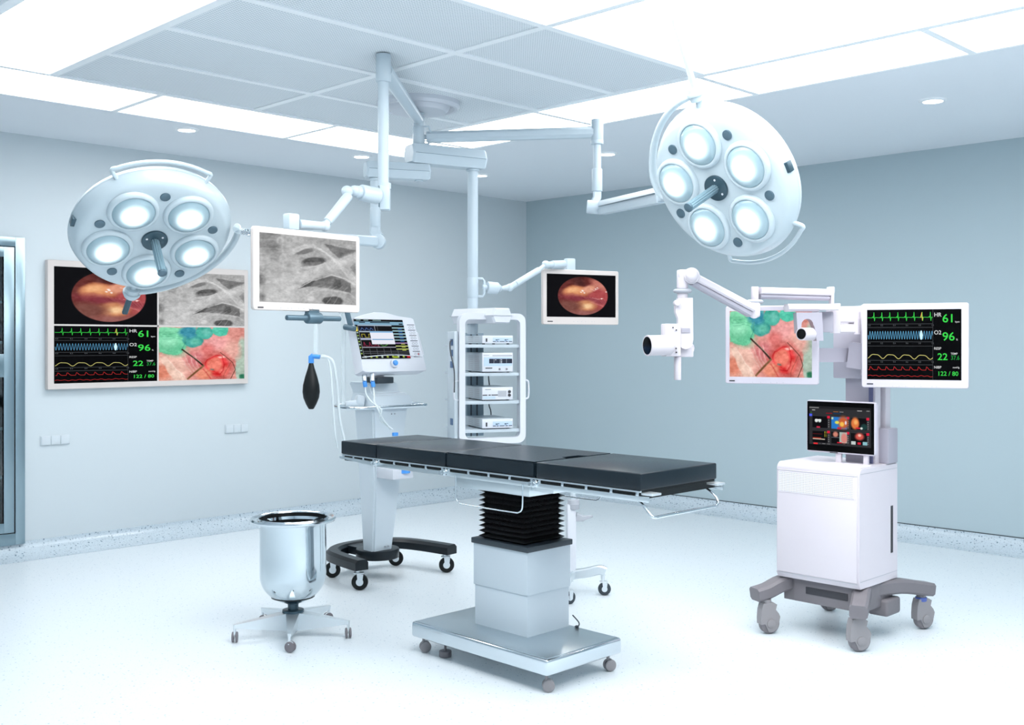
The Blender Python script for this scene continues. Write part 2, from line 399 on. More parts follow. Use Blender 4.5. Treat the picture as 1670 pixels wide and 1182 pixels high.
# ------------------------------------------------------------------ pictures painted on screens (numpy, per vertex)
def noise(u, v, f, seed):
    rs = np.random.RandomState(seed); n = int(f)+3; g = rs.rand(n, n)
    x = np.clip(u, 0, 1)*f; y = np.clip(v, 0, 1)*f; xi = x.astype(int); yi = y.astype(int); fx = x-xi; fy = y-yi
    fx = fx*fx*(3-2*fx); fy = fy*fy*(3-2*fy)
    return (g[yi, xi]*(1-fx)+g[yi, xi+1]*fx)*(1-fy) + (g[yi+1, xi]*(1-fx)+g[yi+1, xi+1]*fx)*fy
def fbm(u, v, f, seed):
    return (noise(u, v, f, seed)*.5 + noise(u, v, f*2.1, seed+1)*.27 + noise(u, v, f*4.3, seed+2)*.15 + noise(u, v, f*8.9, seed+3)*.08)
class Pic:
    def __init__(s, nx, ny, asp, base):
        s.u, s.v = np.meshgrid(np.linspace(0, 1, nx), np.linspace(0, 1, ny)); s.asp = asp; s.nx, s.ny = nx, ny
        s.c = np.zeros((ny, nx, 3)) + np.array(base)/255.
        s.u0, s.v0 = s.u, s.v
    def warp(s, amt, f=7, seed=21):
        u, v = s.u0, s.v0
        s.u = u + (fbm(u, v, f, seed)-.5)*amt; s.v = v + (fbm(u, v, f, seed+50)-.5)*amt*s.asp
    def mix(s, m, col):
        col = np.array(col)/255. if np.ndim(col) == 1 else col
        s.c = s.c*(1-m[..., None]) + col*m[..., None]
    def ell(s, cu, cv, ru, rv, col, rot=0, soft=.15, k=1):
        du = (s.u-cu)*s.asp; dv = (s.v-cv); a = math.radians(rot)
        x = (du*math.cos(a)+dv*math.sin(a))/(ru*s.asp); y = (-du*math.sin(a)+dv*math.cos(a))/rv
        m = np.clip((1-np.sqrt(x*x+y*y))/soft+.5, 0, 1)*k; s.mix(m, col); return m
    def line(s, pts, w, col, soft=.5, k=1, raw=False):
        U, V = (s.u0, s.v0) if raw else (s.u, s.v)
        d = np.full(s.u.shape, 9.)
        for (a, b), (c, e) in zip(pts[:-1], pts[1:]):
            ax, ay, bx, by = a*s.asp, b, c*s.asp, e; L2 = (bx-ax)**2+(by-ay)**2+1e-9
            t = np.clip(((U*s.asp-ax)*(bx-ax)+(V-ay)*(by-ay))/L2, 0, 1)
            d = np.minimum(d, np.hypot(U*s.asp-ax-t*(bx-ax), V-ay-t*(by-ay)))
        m = np.clip((w/2-d)/(w*soft)+.5, 0, 1)*k; s.mix(m, col)
    def poly(s, pts, col, k=1, blur=0):
        m = np.zeros(s.u.shape, bool); n = len(pts)
        for i in range(n):
            x0, y0 = pts[i]; x1, y1 = pts[(i+1) % n]
            if y0 == y1: continue
            c = ((y0 > s.v) != (y1 > s.v)) & (s.u < (x1-x0)*(s.v-y0)/(y1-y0)+x0); m ^= c
        m = m.astype(float)
        for _ in range(blur):
            p = np.pad(m, 1, mode='edge'); m = (p[1:-1, 1:-1]*2+p[:-2, 1:-1]+p[2:, 1:-1]+p[1:-1, :-2]+p[1:-1, 2:])/6
        s.mix(m*k, col)
    def rect(s, x0, y0, x1, y1, col, k=1):                 # y measured from the top
        m = ((s.u >= x0) & (s.u <= x1) & (1-s.v >= y0) & (1-s.v <= y1)).astype(float)*k; s.mix(m, col)
    def nz(s, f, amp, seed, mask=None):
        n = (fbm(s.u0, s.v0, f, seed)-.5)*amp*1.6
        if mask is not None: n = n*mask
        s.c = s.c + n[..., None]
    def mesh(s, name):
        c = np.clip(s.c, 0, 1); l = np.where(c <= .04045, c/12.92, ((c+.055)/1.055)**2.4)
        nx, ny = s.nx, s.ny
        co = np.stack([s.u0-.5, np.zeros_like(s.u0), s.v0-.5], -1).reshape(-1, 3)
        idx = np.arange(nx*ny).reshape(ny, nx); q = np.stack([idx[:-1, :-1], idx[:-1, 1:], idx[1:, 1:], idx[1:, :-1]], -1).reshape(-1, 4)
        me = bpy.data.meshes.new(name); me.vertices.add(len(co)); me.vertices.foreach_set('co', co.ravel())
        me.loops.add(q.size); me.loops.foreach_set('vertex_index', q.ravel().astype(np.int32))
        me.polygons.add(len(q)); me.polygons.foreach_set('loop_start', np.arange(0, q.size, 4).astype(np.int32))
        me.update(calc_edges=True)
        a = me.color_attributes.new('Col', 'FLOAT_COLOR', 'POINT')
        a.data.foreach_set('color', np.concatenate([l.reshape(-1, 3), np.ones((nx*ny, 1))], 1).astype(np.float32).ravel())
        me.materials.append(picm); return me
def pic_endo():
    p = Pic(190, 130, 1.47, (3, 2, 6)); q = Pic(190, 130, 1.47, (142, 74, 66)); q.warp(.05, 5)
    q.ell(.5, .98, .5, .3, (70, 30, 28), soft=.9); q.ell(.24, .62, .16, .36, (104, 48, 44), soft=.9); q.ell(.64, .83, .12, .1, (96, 40, 36), rot=-30, soft=.7)
    q.ell(.8, .48, .24, .3, (176, 78, 80), soft=.8); q.ell(.78, .76, .16, .1, (198, 122, 108), rot=-30, soft=.8)
    q.ell(.42, .585, .18, .155, (176, 100, 70), soft=.35); q.ell(.415, .595, .15, .13, (218, 144, 98), soft=.6); q.ell(.38, .63, .09, .07, (240, 178, 128), soft=1)
    q.ell(.6, .65, .11, .08, (224, 156, 128), rot=28, soft=.7); q.ell(.54, .41, .36, .075, (132, 54, 64), rot=-10, soft=.9)
    q.ell(.55, .26, .165, .135, (176, 108, 80), soft=.5); q.ell(.56, .265, .125, .10, (216, 152, 108), soft=.8); q.ell(.585, .27, .07, .05, (246, 204, 156), soft=1)
    q.ell(.3, .24, .19, .15, (124, 76, 68), soft=.8); q.ell(.62, .08, .3, .08, (150, 94, 88), soft=.8)
    for a in range(9): q.line([(.5+.04*a, .5-.01*a), (.66+.03*a, .33-.015*a), (.9, .22-.03*a)], .012, (206, 120, 120), 1, .4)
    for a in ((.49, .57), (.52, .6), (.54, .56), (.51, .62), (.7, .66), (.73, .69), (.86, .6), (.79, .43)): q.ell(a[0], a[1], .014, .012, (255, 236, 226), soft=.8)
    q.line([(.62, .66), (.68, .62), (.76, .68)], .008, (250, 200, 190), 1); q.line([(.66, .45), (.74, .42), (.82, .44)], .008, (245, 190, 180), 1, .7)
    q.nz(12, .07, 3); q.nz(34, .05, 4)
    m = np.clip((1-np.sqrt(((p.u-.522)/.362)**2+((p.v-.5)/.45)**2))/.03+.5, 0, 1)
    p.c = p.c*(1-m[..., None]) + q.c*m[..., None]; return p.mesh('endoscope_picture')
def pic_xray():
    p = Pic(220, 160, 1.32, (172, 172, 172)); p.warp(.035, 6); X = lambda x, y: ((x-135)/927, 1-(y-225)/700)
    P = lambda *a: [X(a[i], a[i+1]) for i in range(0, len(a), 2)]
    g = lambda k: (k, k, k)
    p.ell(*X(280, 800), .3, .3, g(194), soft=1); p.ell(*X(250, 300), .13, .2, g(140), soft=.8); p.ell(*X(300, 370), .1, .04, g(120), soft=.8)
    p.line(P(420, 225, 440, 480, 420, 925), .22, g(190), 1, .8)
    p.poly(P(740, 285, 1062, 320, 1062, 345, 890, 425), g(118), 1, 2); p.poly(P(1000, 515, 1062, 470, 1062, 610), g(140), 1, 2)
    p.line(P(560, 650, 700, 570, 1062, 390), .13, g(198), .5, .9); p.line(P(500, 640, 760, 560), .16, g(188), .8, .7)
    p.ell(*X(560, 380), .1, .035, g(112), rot=20, soft=.5); p.ell(*X(640, 478), .125, .06, g(88), rot=14, soft=.35)
    p.poly(P(495, 545, 560, 500, 740, 470, 690, 500, 600, 535), g(128), .8, 3)
    p.poly(P(490, 780, 560, 715, 660, 665, 820, 620, 900, 630, 960, 660, 1020, 690, 1012, 800, 900, 770, 760, 750, 650, 755, 560, 752), g(116), 1, 2)
    p.poly(P(490, 780, 540, 730, 660, 670, 610, 745), g(78), .9, 2); p.poly(P(850, 650, 915, 660, 915, 765, 820, 750), g(92), .8, 3)
    p.ell(*X(820, 885), .115, .065, g(82), soft=.25)
    for k in range(4): p.line(P(450, 420-k*18, 560, 340-k*10, 640, 320-k*6, 760, 370, 900, 470+k*12, 1062, 640+k*28), .016, g(206), 1, .7)
    p.line(P(500, 770, 620, 690, 820, 612, 960, 640, 1062, 700), .014, g(214), 1, .8); p.line(P(640, 300, 760, 380, 840, 450), .02, g(205), 1, .7)
    p.line(P(500, 545, 560, 560, 700, 520, 745, 480), .012, g(206), 1, .7)
    for cx, cy, r in ((325, 295, .028), (350, 480, .03), (205, 640, .028)):
        for t in range(9):
            a = t/14*2*math.pi; c = X(cx, cy); p.ell(c[0]+r*math.cos(a), c[1]+1.7*r*math.sin(a), .012, .018, g(216), soft=1, k=.35)
    p.line(P(520, 890, 640, 790, 760, 770, 1000, 800, 1062, 850), .02, g(204), 1, .7); p.ell(*X(600, 880), .05, .035, g(216), soft=.9)
    p.ell(*X(150, 700), .04, .08, g(130), soft=.9); p.ell(*X(150, 880), .04, .05, g(140), soft=.9)
    for k in range(7): p.line(P(140+k*6, 300+k*92, 260, 285+k*92, 400, 300+k*92), .02, g(196), 1, .35)
    for k in range(6): p.line(P(470+k*70, 925, 560+k*70, 800, 690+k*60, 730), .01, g(190), 1, .4)
    p.line(P(340, 225, 350, 500, 330, 925), .03, g(204), 1, .45); p.line(P(180, 225, 190, 500, 175, 925), .03, g(150), 1, .35)
    p.nz(5, .12, 7); p.nz(24, .12, 8); p.nz(60, .07, 9); return p.mesh('xray_picture')
def pic_surgery():
    p = Pic(220, 170, 1.28, (222, 150, 140)); p.warp(.045, 7); X = lambda x, y: ((x-112)/803, 1-(y-340)/625)
    P = lambda *a: [X(a[i], a[i+1]) for i in range(0, len(a), 2)]
    p.ell(*X(200, 820), .22, .3, (236, 188, 172), soft=.6); p.ell(*X(600, 520), .2, .16, (232, 160, 158), soft=.8)
    p.ell(*X(150, 870), .1, .14, (226, 140, 116), soft=.8); p.ell(*X(450, 720), .12, .14, (206, 118, 120), soft=.8)
    p.poly(P(112, 700, 165, 690, 380, 965, 250, 965), (240, 208, 190), .8, 3); p.line(P(170, 690, 270, 820, 330, 940), .012, (250, 222, 208), 1, .8)
    for k in range(4): p.line(P(300+k*45, 650+k*8, 350+k*40, 800, 420+k*30, 900), .014, (240, 200, 190), 1, .6)
    p.ell(*X(900, 780), .09, .5, (176, 196, 180), soft=.2); p.ell(*X(905, 940), .05, .06, (50, 120, 90), soft=.4)
    p.ell(*X(800, 620), .1, .2, (234, 176, 164), soft=.7); p.ell(*X(560, 600), .08, .1, (212, 110, 106), soft=.9)
    p.ell(*X(650, 800), .19, .26, (206, 92, 88), soft=.5); p.ell(*X(650, 800), .135, .2, (232, 66, 66), soft=.25); p.ell(*X(630, 780), .09, .13, (240, 130, 112), soft=.4)
    p.ell(*X(720, 860), .06, .1, (242, 120, 110), soft=.6); p.ell(*X(605, 850), .025, .02, (130, 120, 110), soft=.6); p.ell(*X(700, 700), .05, .03, (250, 180, 170), soft=.6)
    p.line(P(545, 800, 560, 720, 640, 680, 700, 690, 720, 760, 715, 850, 680, 900, 600, 900, 550, 850), .014, (196, 36, 44), 1, .8)
    p.ell(*X(520, 900), .1, .1, (232, 142, 116), soft=.6); p.line(P(520, 850, 570, 930, 600, 965), .018, (190, 60, 56), 1, .7)
    p.line(P(680, 640, 740, 700, 800, 765, 828, 850, 780, 965), .012, (92, 56, 44), .6, .9, raw=True); p.line(P(790, 770, 740, 860, 700, 960), .009, (150, 80, 66), 1, .6)
    p.poly(P(112, 340, 450, 340, 420, 480, 112, 640), (128, 214, 170), 1, 2); p.ell(*X(235, 545), .165, .2, (122, 214, 168), soft=.12); p.ell(*X(210, 560), .09, .11, (156, 232, 190), soft=1)
    p.ell(*X(260, 600), .13, .12, (92, 186, 142), soft=1, k=.7); p.ell(*X(200, 500), .1, .1, (150, 228, 188), soft=1, k=.8)
    p.ell(*X(420, 500), .12, .125, (66, 160, 150), soft=.15); p.ell(*X(380, 400), .1, .12, (58, 142, 164), soft=.5); p.ell(*X(530, 400), .105, .13, (76, 176, 158), soft=.12)
    p.ell(*X(550, 395), .05, .06, (110, 196, 180), soft=1); p.ell(*X(680, 372), .1, .105, (84, 196, 168), soft=.12); p.ell(*X(450, 520), .05, .06, (96, 186, 164), soft=1)
    for k in range(3): p.line(P(150, 430+k*26, 260, 412+k*26, 340, 440+k*30), .008, (88, 176, 138), 1, .6)
    p.line(P(355, 450, 340, 570, 320, 620), .014, (70, 150, 130), 1, .8)
    p.line(P(325, 605, 430, 700, 520, 800), .028, (56, 40, 32), .3, raw=True); p.line(P(345, 610, 500, 760), .006, (190, 170, 150), .8, raw=True); p.line(P(520, 800, 440, 880, 375, 950), .03, (124, 88, 58), .4, raw=True)
    p.nz(8, .12, 11); p.nz(30, .12, 12); return p.mesh('surgery_picture')
def pic_touch():
    p = Pic(160, 110, 1.45, (44, 44, 47))
    p.rect(0, 0, 1, .06, (30, 30, 33)); p.rect(.0, .03, .16, .055, (150, 150, 150)); p.rect(.78, .07, .86, .085, (170, 170, 170)); p.rect(.93, .06, .98, .09, (120, 120, 120))
    p.rect(.05, .1, .1, .115, (180, 180, 180)); p.rect(.4, .12, .48, .13, (190, 110, 50)); p.rect(.5, .12, .56, .13, (170, 170, 170)); p.rect(.6, .12, .96, .127, (120, 110, 100))
    p.rect(.28, .16, .38, .185, (120, 20, 34)); p.rect(.4, .15, .52, .19, (26, 52, 80)); p.rect(0, .21, .05, .27, (80, 96, 232)); p.rect(.02, .16, .04, .175, (60, 140, 60))
    for i in range(3):
        for j in range(2):
            x0 = .055+i*.315; y0 = .255+j*.385
            p.rect(x0, y0, x0+.29, y0+.33, (52, 52, 56)); p.rect(x0, y0+.01, x0+.25, y0+.31, (6, 5, 9)); p.rect(x0+.245, y0-.01, x0+.285, y0+.05, (214, 30, 62))
            for k in range(4): p.rect(x0+.262, y0+.09+k*.055, x0+.275, y0+.115+k*.055, (130, 130, 130))
    p.ell(.12, .62, .028, .045, (220, 226, 224), soft=.4); p.ell(.175, .62, .025, .045, (205, 220, 214), soft=.4); p.rect(.1, .345, .2, .37, (240, 244, 242)); p.rect(.12, .53, .18, .56, (200, 40, 70))
    p.rect(.37, .265, .62, .565, (40, 120, 200)); p.ell(.56, .6, .08, .16, (196, 92, 50), soft=.6); p.ell(.46, .6, .035, .04, (226, 216, 90), soft=.5); p.ell(.54, .56, .035, .06, (244, 190, 80), soft=.6); p.ell(.6, .6, .015, .05, (226, 216, 226), soft=.5); p.rect(.37, .27, .4, .33, (190, 216, 180)); p.rect(.46, .52, .53, .57, (190, 40, 60))
    p.ell(.75, .6, .065, .15, (222, 120, 62), soft=.4); p.ell(.76, .63, .03, .06, (246, 176, 100), soft=.8); p.ell(.89, .52, .05, .08, (26, 60, 58), soft=.4); p.ell(.85, .48, .02, .03, (210, 220, 216), soft=.5); p.rect(.76, .5, .83, .54, (204, 34, 58))
    p.rect(.06, .85, .26, .865, (230, 210, 190)); p.rect(.06, .82, .2, .835, (190, 60, 40)); p.rect(.06, .72, .22, .725, (110, 20, 24))
    for k in range(6): p.rect(.255, .66+k*.025, .265, .67+k*.025, (210, 200, 60)); p.rect(.285, .66+k*.025, .295, .67+k*.025, (200, 190, 60))
    p.ell(.435, .29, .042, .07, (206, 130, 112), soft=.6); p.rect(.5, .65, .62, .92, (168, 186, 178)); p.ell(.575, .2, .05, .13, (214, 132, 122), soft=.6); p.rect(.37, .78, .5, .79, (110, 120, 130)); p.rect(.46, .9, .54, .93, (214, 32, 56))
    p.ell(.82, .27, .07, .09, (206, 84, 74), soft=.6); p.ell(.82, .3, .025, .035, (244, 190, 170), soft=.7); p.rect(.69, .86, .76, .94, (196, 206, 204)); p.rect(.87, .86, .94, .94, (140, 190, 200)); p.rect(.79, .88, .84, .93, (214, 32, 56))
    p.rect(.07, .955, .14, .995, (228, 40, 46)); p.rect(.16, .965, .2, .98, (90, 90, 94)); p.rect(.22, .965, .27, .98, (150, 150, 150)); p.rect(.3, .965, .35, .98, (130, 130, 130))
    return p.mesh('touchscreen_picture')
def pic_vent():
    p = Pic(150, 130, 1.12, (8, 8, 12)); R = p.rect
    for x in (.05, .2, .38, .46): R(x, .01, x+.09, .035, (120, 150, 150))
    R(.0, .055, 1, .14, (128, 170, 196)); R(.1, .065, .22, .09, (10, 12, 20)); R(.32, .068, .72, .093, (10, 12, 20)); R(.9, .1, .98, .13, (20, 24, 30))
    R(.06, .145, .74, .165, (170, 184, 200)); R(.07, .17, .38, .3, (12, 14, 34)); R(.4, .17, .73, .3, (10, 10, 16)); R(.385, .165, .395, .3, (190, 196, 206)); R(.44, .17, .446, .3, (90, 90, 96))
    R(.06, .3, .74, .33, (160, 174, 190)); R(.06, .48, .74, .52, (172, 180, 206)); R(.06, .7, .74, .72, (190, 190, 206)); R(.39, .52, .4, .7, (150, 150, 156)); R(.06, .17, .066, .98, (150, 156, 160))
    for k in range(8): R(.74, .2+k*.078, 1, .225+k*.078, (150, 188, 198) if k < 5 else ((170, 140, 190) if k == 5 else (196, 206, 120))); R(.86, .235+k*.078, .94, .25+k*.078, (50, 110, 190) if k < 5 else (190, 200, 80))
    for k in range(3): p.line([(.1+k*.09, .72), (.13+k*.09, .78), (.17+k*.09, .73)], .012, (90, 130, 190), 1); p.line([(.1+k*.11, .32), (.115+k*.11, .42), (.14+k*.11, .33), (.19+k*.11, .32)], .01, (190, 50, 90), 1)
    p.line([(.1, .55), (.1, .62), (.16, .62), (.17, .54), (.24, .54), (.24, .62), (.3, .62)], .012, (200, 190, 70), 1); p.line([(.44, .35), (.5, .4), (.58, .36), (.52, .32), (.46, .33)], .012, (110, 190, 90), 1)
    R(.27, .31, .74, .63, (232, 234, 246)); R(.27, .31, .74, .335, (120, 176, 220)); R(.29, .5, .72, .52, (90, 150, 196))
    for k in range(3): R(.06, .76+k*.05, 1, .766+k*.05, (120, 124, 132))
    for k in range(6): R(.2+k*.14, .74, .206+k*.14, .9, (100, 104, 110))
    for k in range(9): p.ell(.09+k*.11, .05, .022, .028, (170, 190, 80) if k % 3 else (196, 214, 196), soft=.6)
    R(.65, .945, .75, .98, (170, 190, 60)); R(.93, .92, 1, .98, (190, 40, 50))
    for k in range(8): p.ell(.025, .66-k*.075, .018, .02, (150, 180, 90) if k % 2 else (170, 200, 190), soft=.6)
    return p.mesh('ventilator_picture')
PICS = {}
def picture(kind, parent, x, z, w, h, y, name=None, label=None):
    if kind not in PICS: PICS[kind] = {'endo': pic_endo, 'xray': pic_xray, 'surgery': pic_surgery, 'touch': pic_touch, 'vent': pic_vent}[kind]()
    o = bpy.data.objects.new(name or 'screen', PICS[kind]); COL.objects.link(o); o.parent = parent
    o.location = (x, y, z); o.scale = (w, 1, h); XF[o.name] = XF[parent.name] @ Matrix.Translation((x, y, z)) @ Matrix.Diagonal((w, 1, h, 1))
    if label: o['label'] = label
    return o
def text_mesh(items, name, m, parent, y):                # items: (string, x, z, size, sx)
    bm = bmesh.new()
    for st, x, z, size, sx in items:
        cu = bpy.data.curves.new('t', 'FONT'); cu.body = st; cu.size = size; cu.resolution_u = 3; cu.offset = size*.01
        ob = bpy.data.objects.new('t', cu); COL.objects.link(ob); bpy.context.view_layer.update()
        me = bpy.data.meshes.new_from_object(ob.evaluated_get(bpy.context.evaluated_depsgraph_get()))
        me.transform(Matrix.Translation((x, y, z)) @ Matrix.Rotation(math.pi/2, 4, 'X') @ Matrix.Diagonal((sx, 1, 1, 1)))
        bm.from_mesh(me); bpy.data.objects.remove(ob); bpy.data.meshes.remove(me); bpy.data.curves.remove(cu)
    me = bpy.data.meshes.new(name); bm.to_mesh(me); bm.free(); me.materials.append(m)
    o = bpy.data.objects.new(name, me); COL.objects.link(o); o.parent = parent; return o
green = emis('trace_green', rgb(60, 220, 80), 1.0); gdim = emis('trace_green_dim', rgb(30, 150, 60), 1.0); cyan = emis('trace_blue', rgb(110, 190, 236), .9)
cyanl = emis('trace_blue_hot', rgb(210, 245, 255), 1.1); yel = emis('trace_yellow', rgb(222, 216, 130), .9); redt = emis('trace_red', rgb(190, 44, 44), .9); orange = emis('trace_orange', rgb(250, 170, 90), 1)
wtext = emis('text_white', rgb(225, 228, 228), .9); gline = emis('grid_grey', rgb(96, 100, 104), .8)
def vitals(parent, cx, cz, w, h, y):
    scr = MB().b2(cx-w/2, cx+w/2, y, y+.002, cz-h/2, cz+h/2).build('screen', screenk, parent, local=True)
    y -= .0006
    X = lambda u: cx-w/2+u*w - scr.location.x
    Z = lambda v: cz+h/2-v*h - scr.location.z
    yy = y - scr.location.y
    def strip(pts, th, nm, m):
        mb = MB(); P = [(X(u), Z(v)) for u, v in pts]; t = th*h/2
        for i, ((x0, z0), (x1, z1)) in enumerate(zip(P[:-1], P[1:])):
            dx, dz = x1-x0, z1-z0; L = math.hypot(dx, dz) or 1e-9; nx, nz = -dz/L*t, dx/L*t; ex, ez = dx/L*t*.6, dz/L*t*.6
            vs = [mb.bm.verts.new(p) for p in ((x0+nx-ex, yy, z0+nz-ez), (x0-nx-ex, yy, z0-nz-ez), (x1-nx+ex, yy, z1-nz+ez), (x1+nx+ex, yy, z1+nz+ez))]
            mb.bm.faces.new(vs)
        me = bpy.data.meshes.new(nm); mb.bm.to_mesh(me); mb.bm.free(); me.materials.append(m)
        o = bpy.data.objects.new(nm, me); COL.objects.link(o); o.parent = scr; return o
    ecg = [(.01, .115)]
    for k in range(8):
        c = .075+k*.086
        ecg += [(c-.02, .115), (c-.012, .1), (c-.005, .118), (c, .04), (c+.006, .16), (c+.012, .112), (c+.03, .112)]
    strip([p for p in ecg if p[0] < .70]+[(.70, .115)], .0065, 'waveform', green)
    strip([(.575, .115), (.588, .045), (.594, .155), (.6, .113)], .009, 'waveform', orange)
    n = 208; strip([(.012+.69*i/n, .365+.058*math.sin(i/n*25*2*math.pi)) for i in range(n+1)], .005, 'waveform', cyan)
    strip([(.568+.026*i/14, .365+.062*math.sin(math.pi*(i+.5)/15)*(1 if i % 2 else -1)) for i in range(15)], .012, 'waveform', cyanl)
    strip([(.012+.69*i/80, .66-.028*(math.sin(i/80*4.1*2*math.pi-1.2)+.3*math.sin(i/80*8.2*2*math.pi-1)) + .012*i/80) for i in range(81)], .008, 'waveform', yel)
    r = []
    for k in range(8):
        c = .015+k*.086; r += [(c, .86), (c+.012, .86), (c+.02, .815), (c+.028, .82), (c+.045, .85), (c+.06, .86)]
    strip([(u, v) for u, v in r]+[(.70, .862)], .007, 'waveform', redt)
    strip([(.012+.69*i/60, .945-.006*math.sin(i*1.05)-.004*math.sin(i*.4)) for i in range(61)], .007, 'waveform', redt)
    for v in (.205, .255, .46, .52, .725, .785): strip([(.01, v), (.70, v)], .004, 'grid_line', gline)
    strip([(.703, .01), (.703, .99)], .003, 'grid_line', gline)
    T = lambda s_, u, v, sz, sx=1.0: (s_, X(u), Z(v), sz*h, sx*w/h/1.36)
    for it in (T('61', .80, .185, .165, 1.1), T('96', .80, .44, .165, 1.1), T('22', .75, .715, .135, 1.1), T('122 / 80', .75, .935, .085, 1.05)): text_mesh([it], 'readout', green, scr, yy)
    text_mesh([T('37.6', .89, .712, .085, .85)], 'readout', gdim, scr, yy)
    text_mesh([T('HR', .715, .105, .08), T('O2', .715, .355, .08), T('RESP', .715, .57, .05), T('TEMP', .89, .64, .04), T('NIBP', .715, .835, .05), T('mmHg', .91, .83, .035), T('bpm', .935, .19, .035), T('%', .945, .44, .035)], 'caption', wtext, scr, yy)
    tick = []
    for row in (.235, .49, .755):
        for k in range(6): tick.append(T(('0.0', '0.2', '0.4', '0.6', '0.8', '1.0')[k], .012+k*.135, row, .03))
    text_mesh(tick, 'caption', gline, scr, yy)
    return scr

# ------------------------------------------------------------------ monitors
def monitor(name, label, cat, TL, TR, z0, z1, th, bz, casem, content, r=.012, backlump=True, group=None, front=None):
    TL, TR = Vector(TL[:2]), Vector(TR[:2]); d = TR-TL; w = d.length; rz = math.atan2(d.y, d.x); c = (TL+TR)/2; h = z1-z0
    t = thing(name, label, cat, loc=(c.x, c.y, z0), rz=rz, group=group)
    l, rr_, tp, bt = bz; mb = MB()
    # casing: rounded slab with a screen recess ring
    out = rrect(w, h, r, cy=h/2); sx0, sx1, sz0, sz1 = -w/2+l, w/2-rr_, bt, h-tp
    inn = rrect(sx1-sx0, sz1-sz0, .001, cx=(sx0+sx1)/2, cy=(sz0+sz1)/2)
    o2 = rrect(w-.006, h-.006, max(.002, r-.003), cy=h/2)
    P = lambda pts, y: [Vector((a, y, b)) for a, b in pts]
    mb.loft([P(inn, .004), P(inn, 0), P(o2, 0), P(out, .004), P(out, th-.006), P(rrect(w-.012, h-.012, r, cy=h/2), th)], cap=False)
    f = mb.bm.faces.new([mb.bm.verts.new(p) for p in P(rrect(w-.012, h-.012, r, cy=h/2), th)])
    mb.build('casing', casem, t, local=True)
    if backlump: MB().b2(-w*.22, w*.22, th-.002, th+.03, h*.25, h*.8, .008).build('back_box', casem, t, local=True)
    cxs, czs, sw, sh = (sx0+sx1)/2, (sz0+sz1)/2, sx1-sx0, sz1-sz0
    if front: MB().b2(-w/2+.006, w/2-.006, -.001, .002, .006, h-.006).build('front_glass', front, t, local=True)
    MB().b2(sx0-.001, sx1+.001, .0035, th*.6, sz0-.001, sz1+.001).build('screen_panel', screenk, t, local=True)
    yc = .003 if not front else -.0016
    if content == 'vitals': vitals(t, cxs, czs, sw, sh, yc-.001)
    elif content == 'quad':
        g = .012
        hw, hh = (sw-g)/2, (sh-g)/2
        picture('endo', t, sx0+hw/2+.01, sz1-hh/2, hw+.02, hh, yc, label='endoscope picture in the upper left quarter')
        picture('xray', t, sx1-hw/2+.01, sz1-hh/2, hw-.02, hh, yc-.0002, label='x-ray picture in the upper right quarter')
        picture('surgery', t, sx1-hw/2+.01, sz0+hh/2, hw-.02, hh, yc-.0002, label='surgery picture in the lower right quarter')
        vitals(t, sx0+hw/2+.01, sz0+hh/2, hw+.02, hh, yc-.001)
        gx = sx0+hw+.02+g/2
        MB().b2(gx-g/2, gx+g/2, yc-.003, .004, sz0, sz1).build('divider', bezel, t, local=True)
        MB().b2(sx0, sx1, yc-.003, .004, czs-g/2, czs+g/2).build('divider', bezel, t, local=True)
    else: picture(content, t, cxs, czs, sw, sh, yc)
    return t, w, h
def tagplate(t, x, z, w=.03, h=.006):
    MB().b2(x-w/2, x+w/2, -.0012, .001, z-h/2, z+h/2).build('name_plate', dslot, t, local=True)
def buttons(t, xs, z, m=lgrey):
    mb = MB()
    for x in xs: mb.cyl((x, -.001, z), (x, .002, z), .002, seg=10)
    mb.build('button_row', m, t, local=True)

# wall display
wd, w_, h_ = monitor('wall_display', 'large white framed wall screen split in four pictures, behind the left lamp', 'wall screen', (3.008, RY-.05), (4.619, RY-.05), 1.163, 2.087, .05, (.045, .035, .045, .042), bezel, 'quad', r=.008, backlump=False)
# x-ray monitor
A_, B_ = at(412.5, 500, 4.6), at(587, 500, 5.08)
xm, xw, xh = monitor('hanging_monitor', 'white framed hanging monitor showing a grey x-ray picture', 'monitor', A_, B_, 1.640, 2.005, .022, (.034, .024, .026, .036), bezel, 'xray', r=.016)
tagplate(xm, -.27, .012, .03); buttons(xm, [-.16, -.12, -.1, -.06, -.03, 0, .02], .012)
mb = MB(); mb.cyl((-.125, .005, -.03), (.19, .005, -.03), .0125, bev=.004)
mb.cyl((-.01, .005, -.03), (.07, .005, -.03), .026, bev=.004); mb.b2(.0, .06, .0, .03, -.03, .01)
mb.build('handle', bluegrey, xm, local=True)
# small endoscope monitor on its arm
sm, w_, h_ = monitor('hanging_monitor', 'small white framed hanging monitor showing a round red endoscope picture', 'monitor', at(885.5, 500, 6.95), at(1009, 500, 7.22), 1.617, 1.98, .03, (.028, .024, .03, .05), bezel, 'endo', r=.012)
tagplate(sm, -.24, .02, .04); buttons(sm, [-.06, -.03, 0, .03, .08, .1], .02)

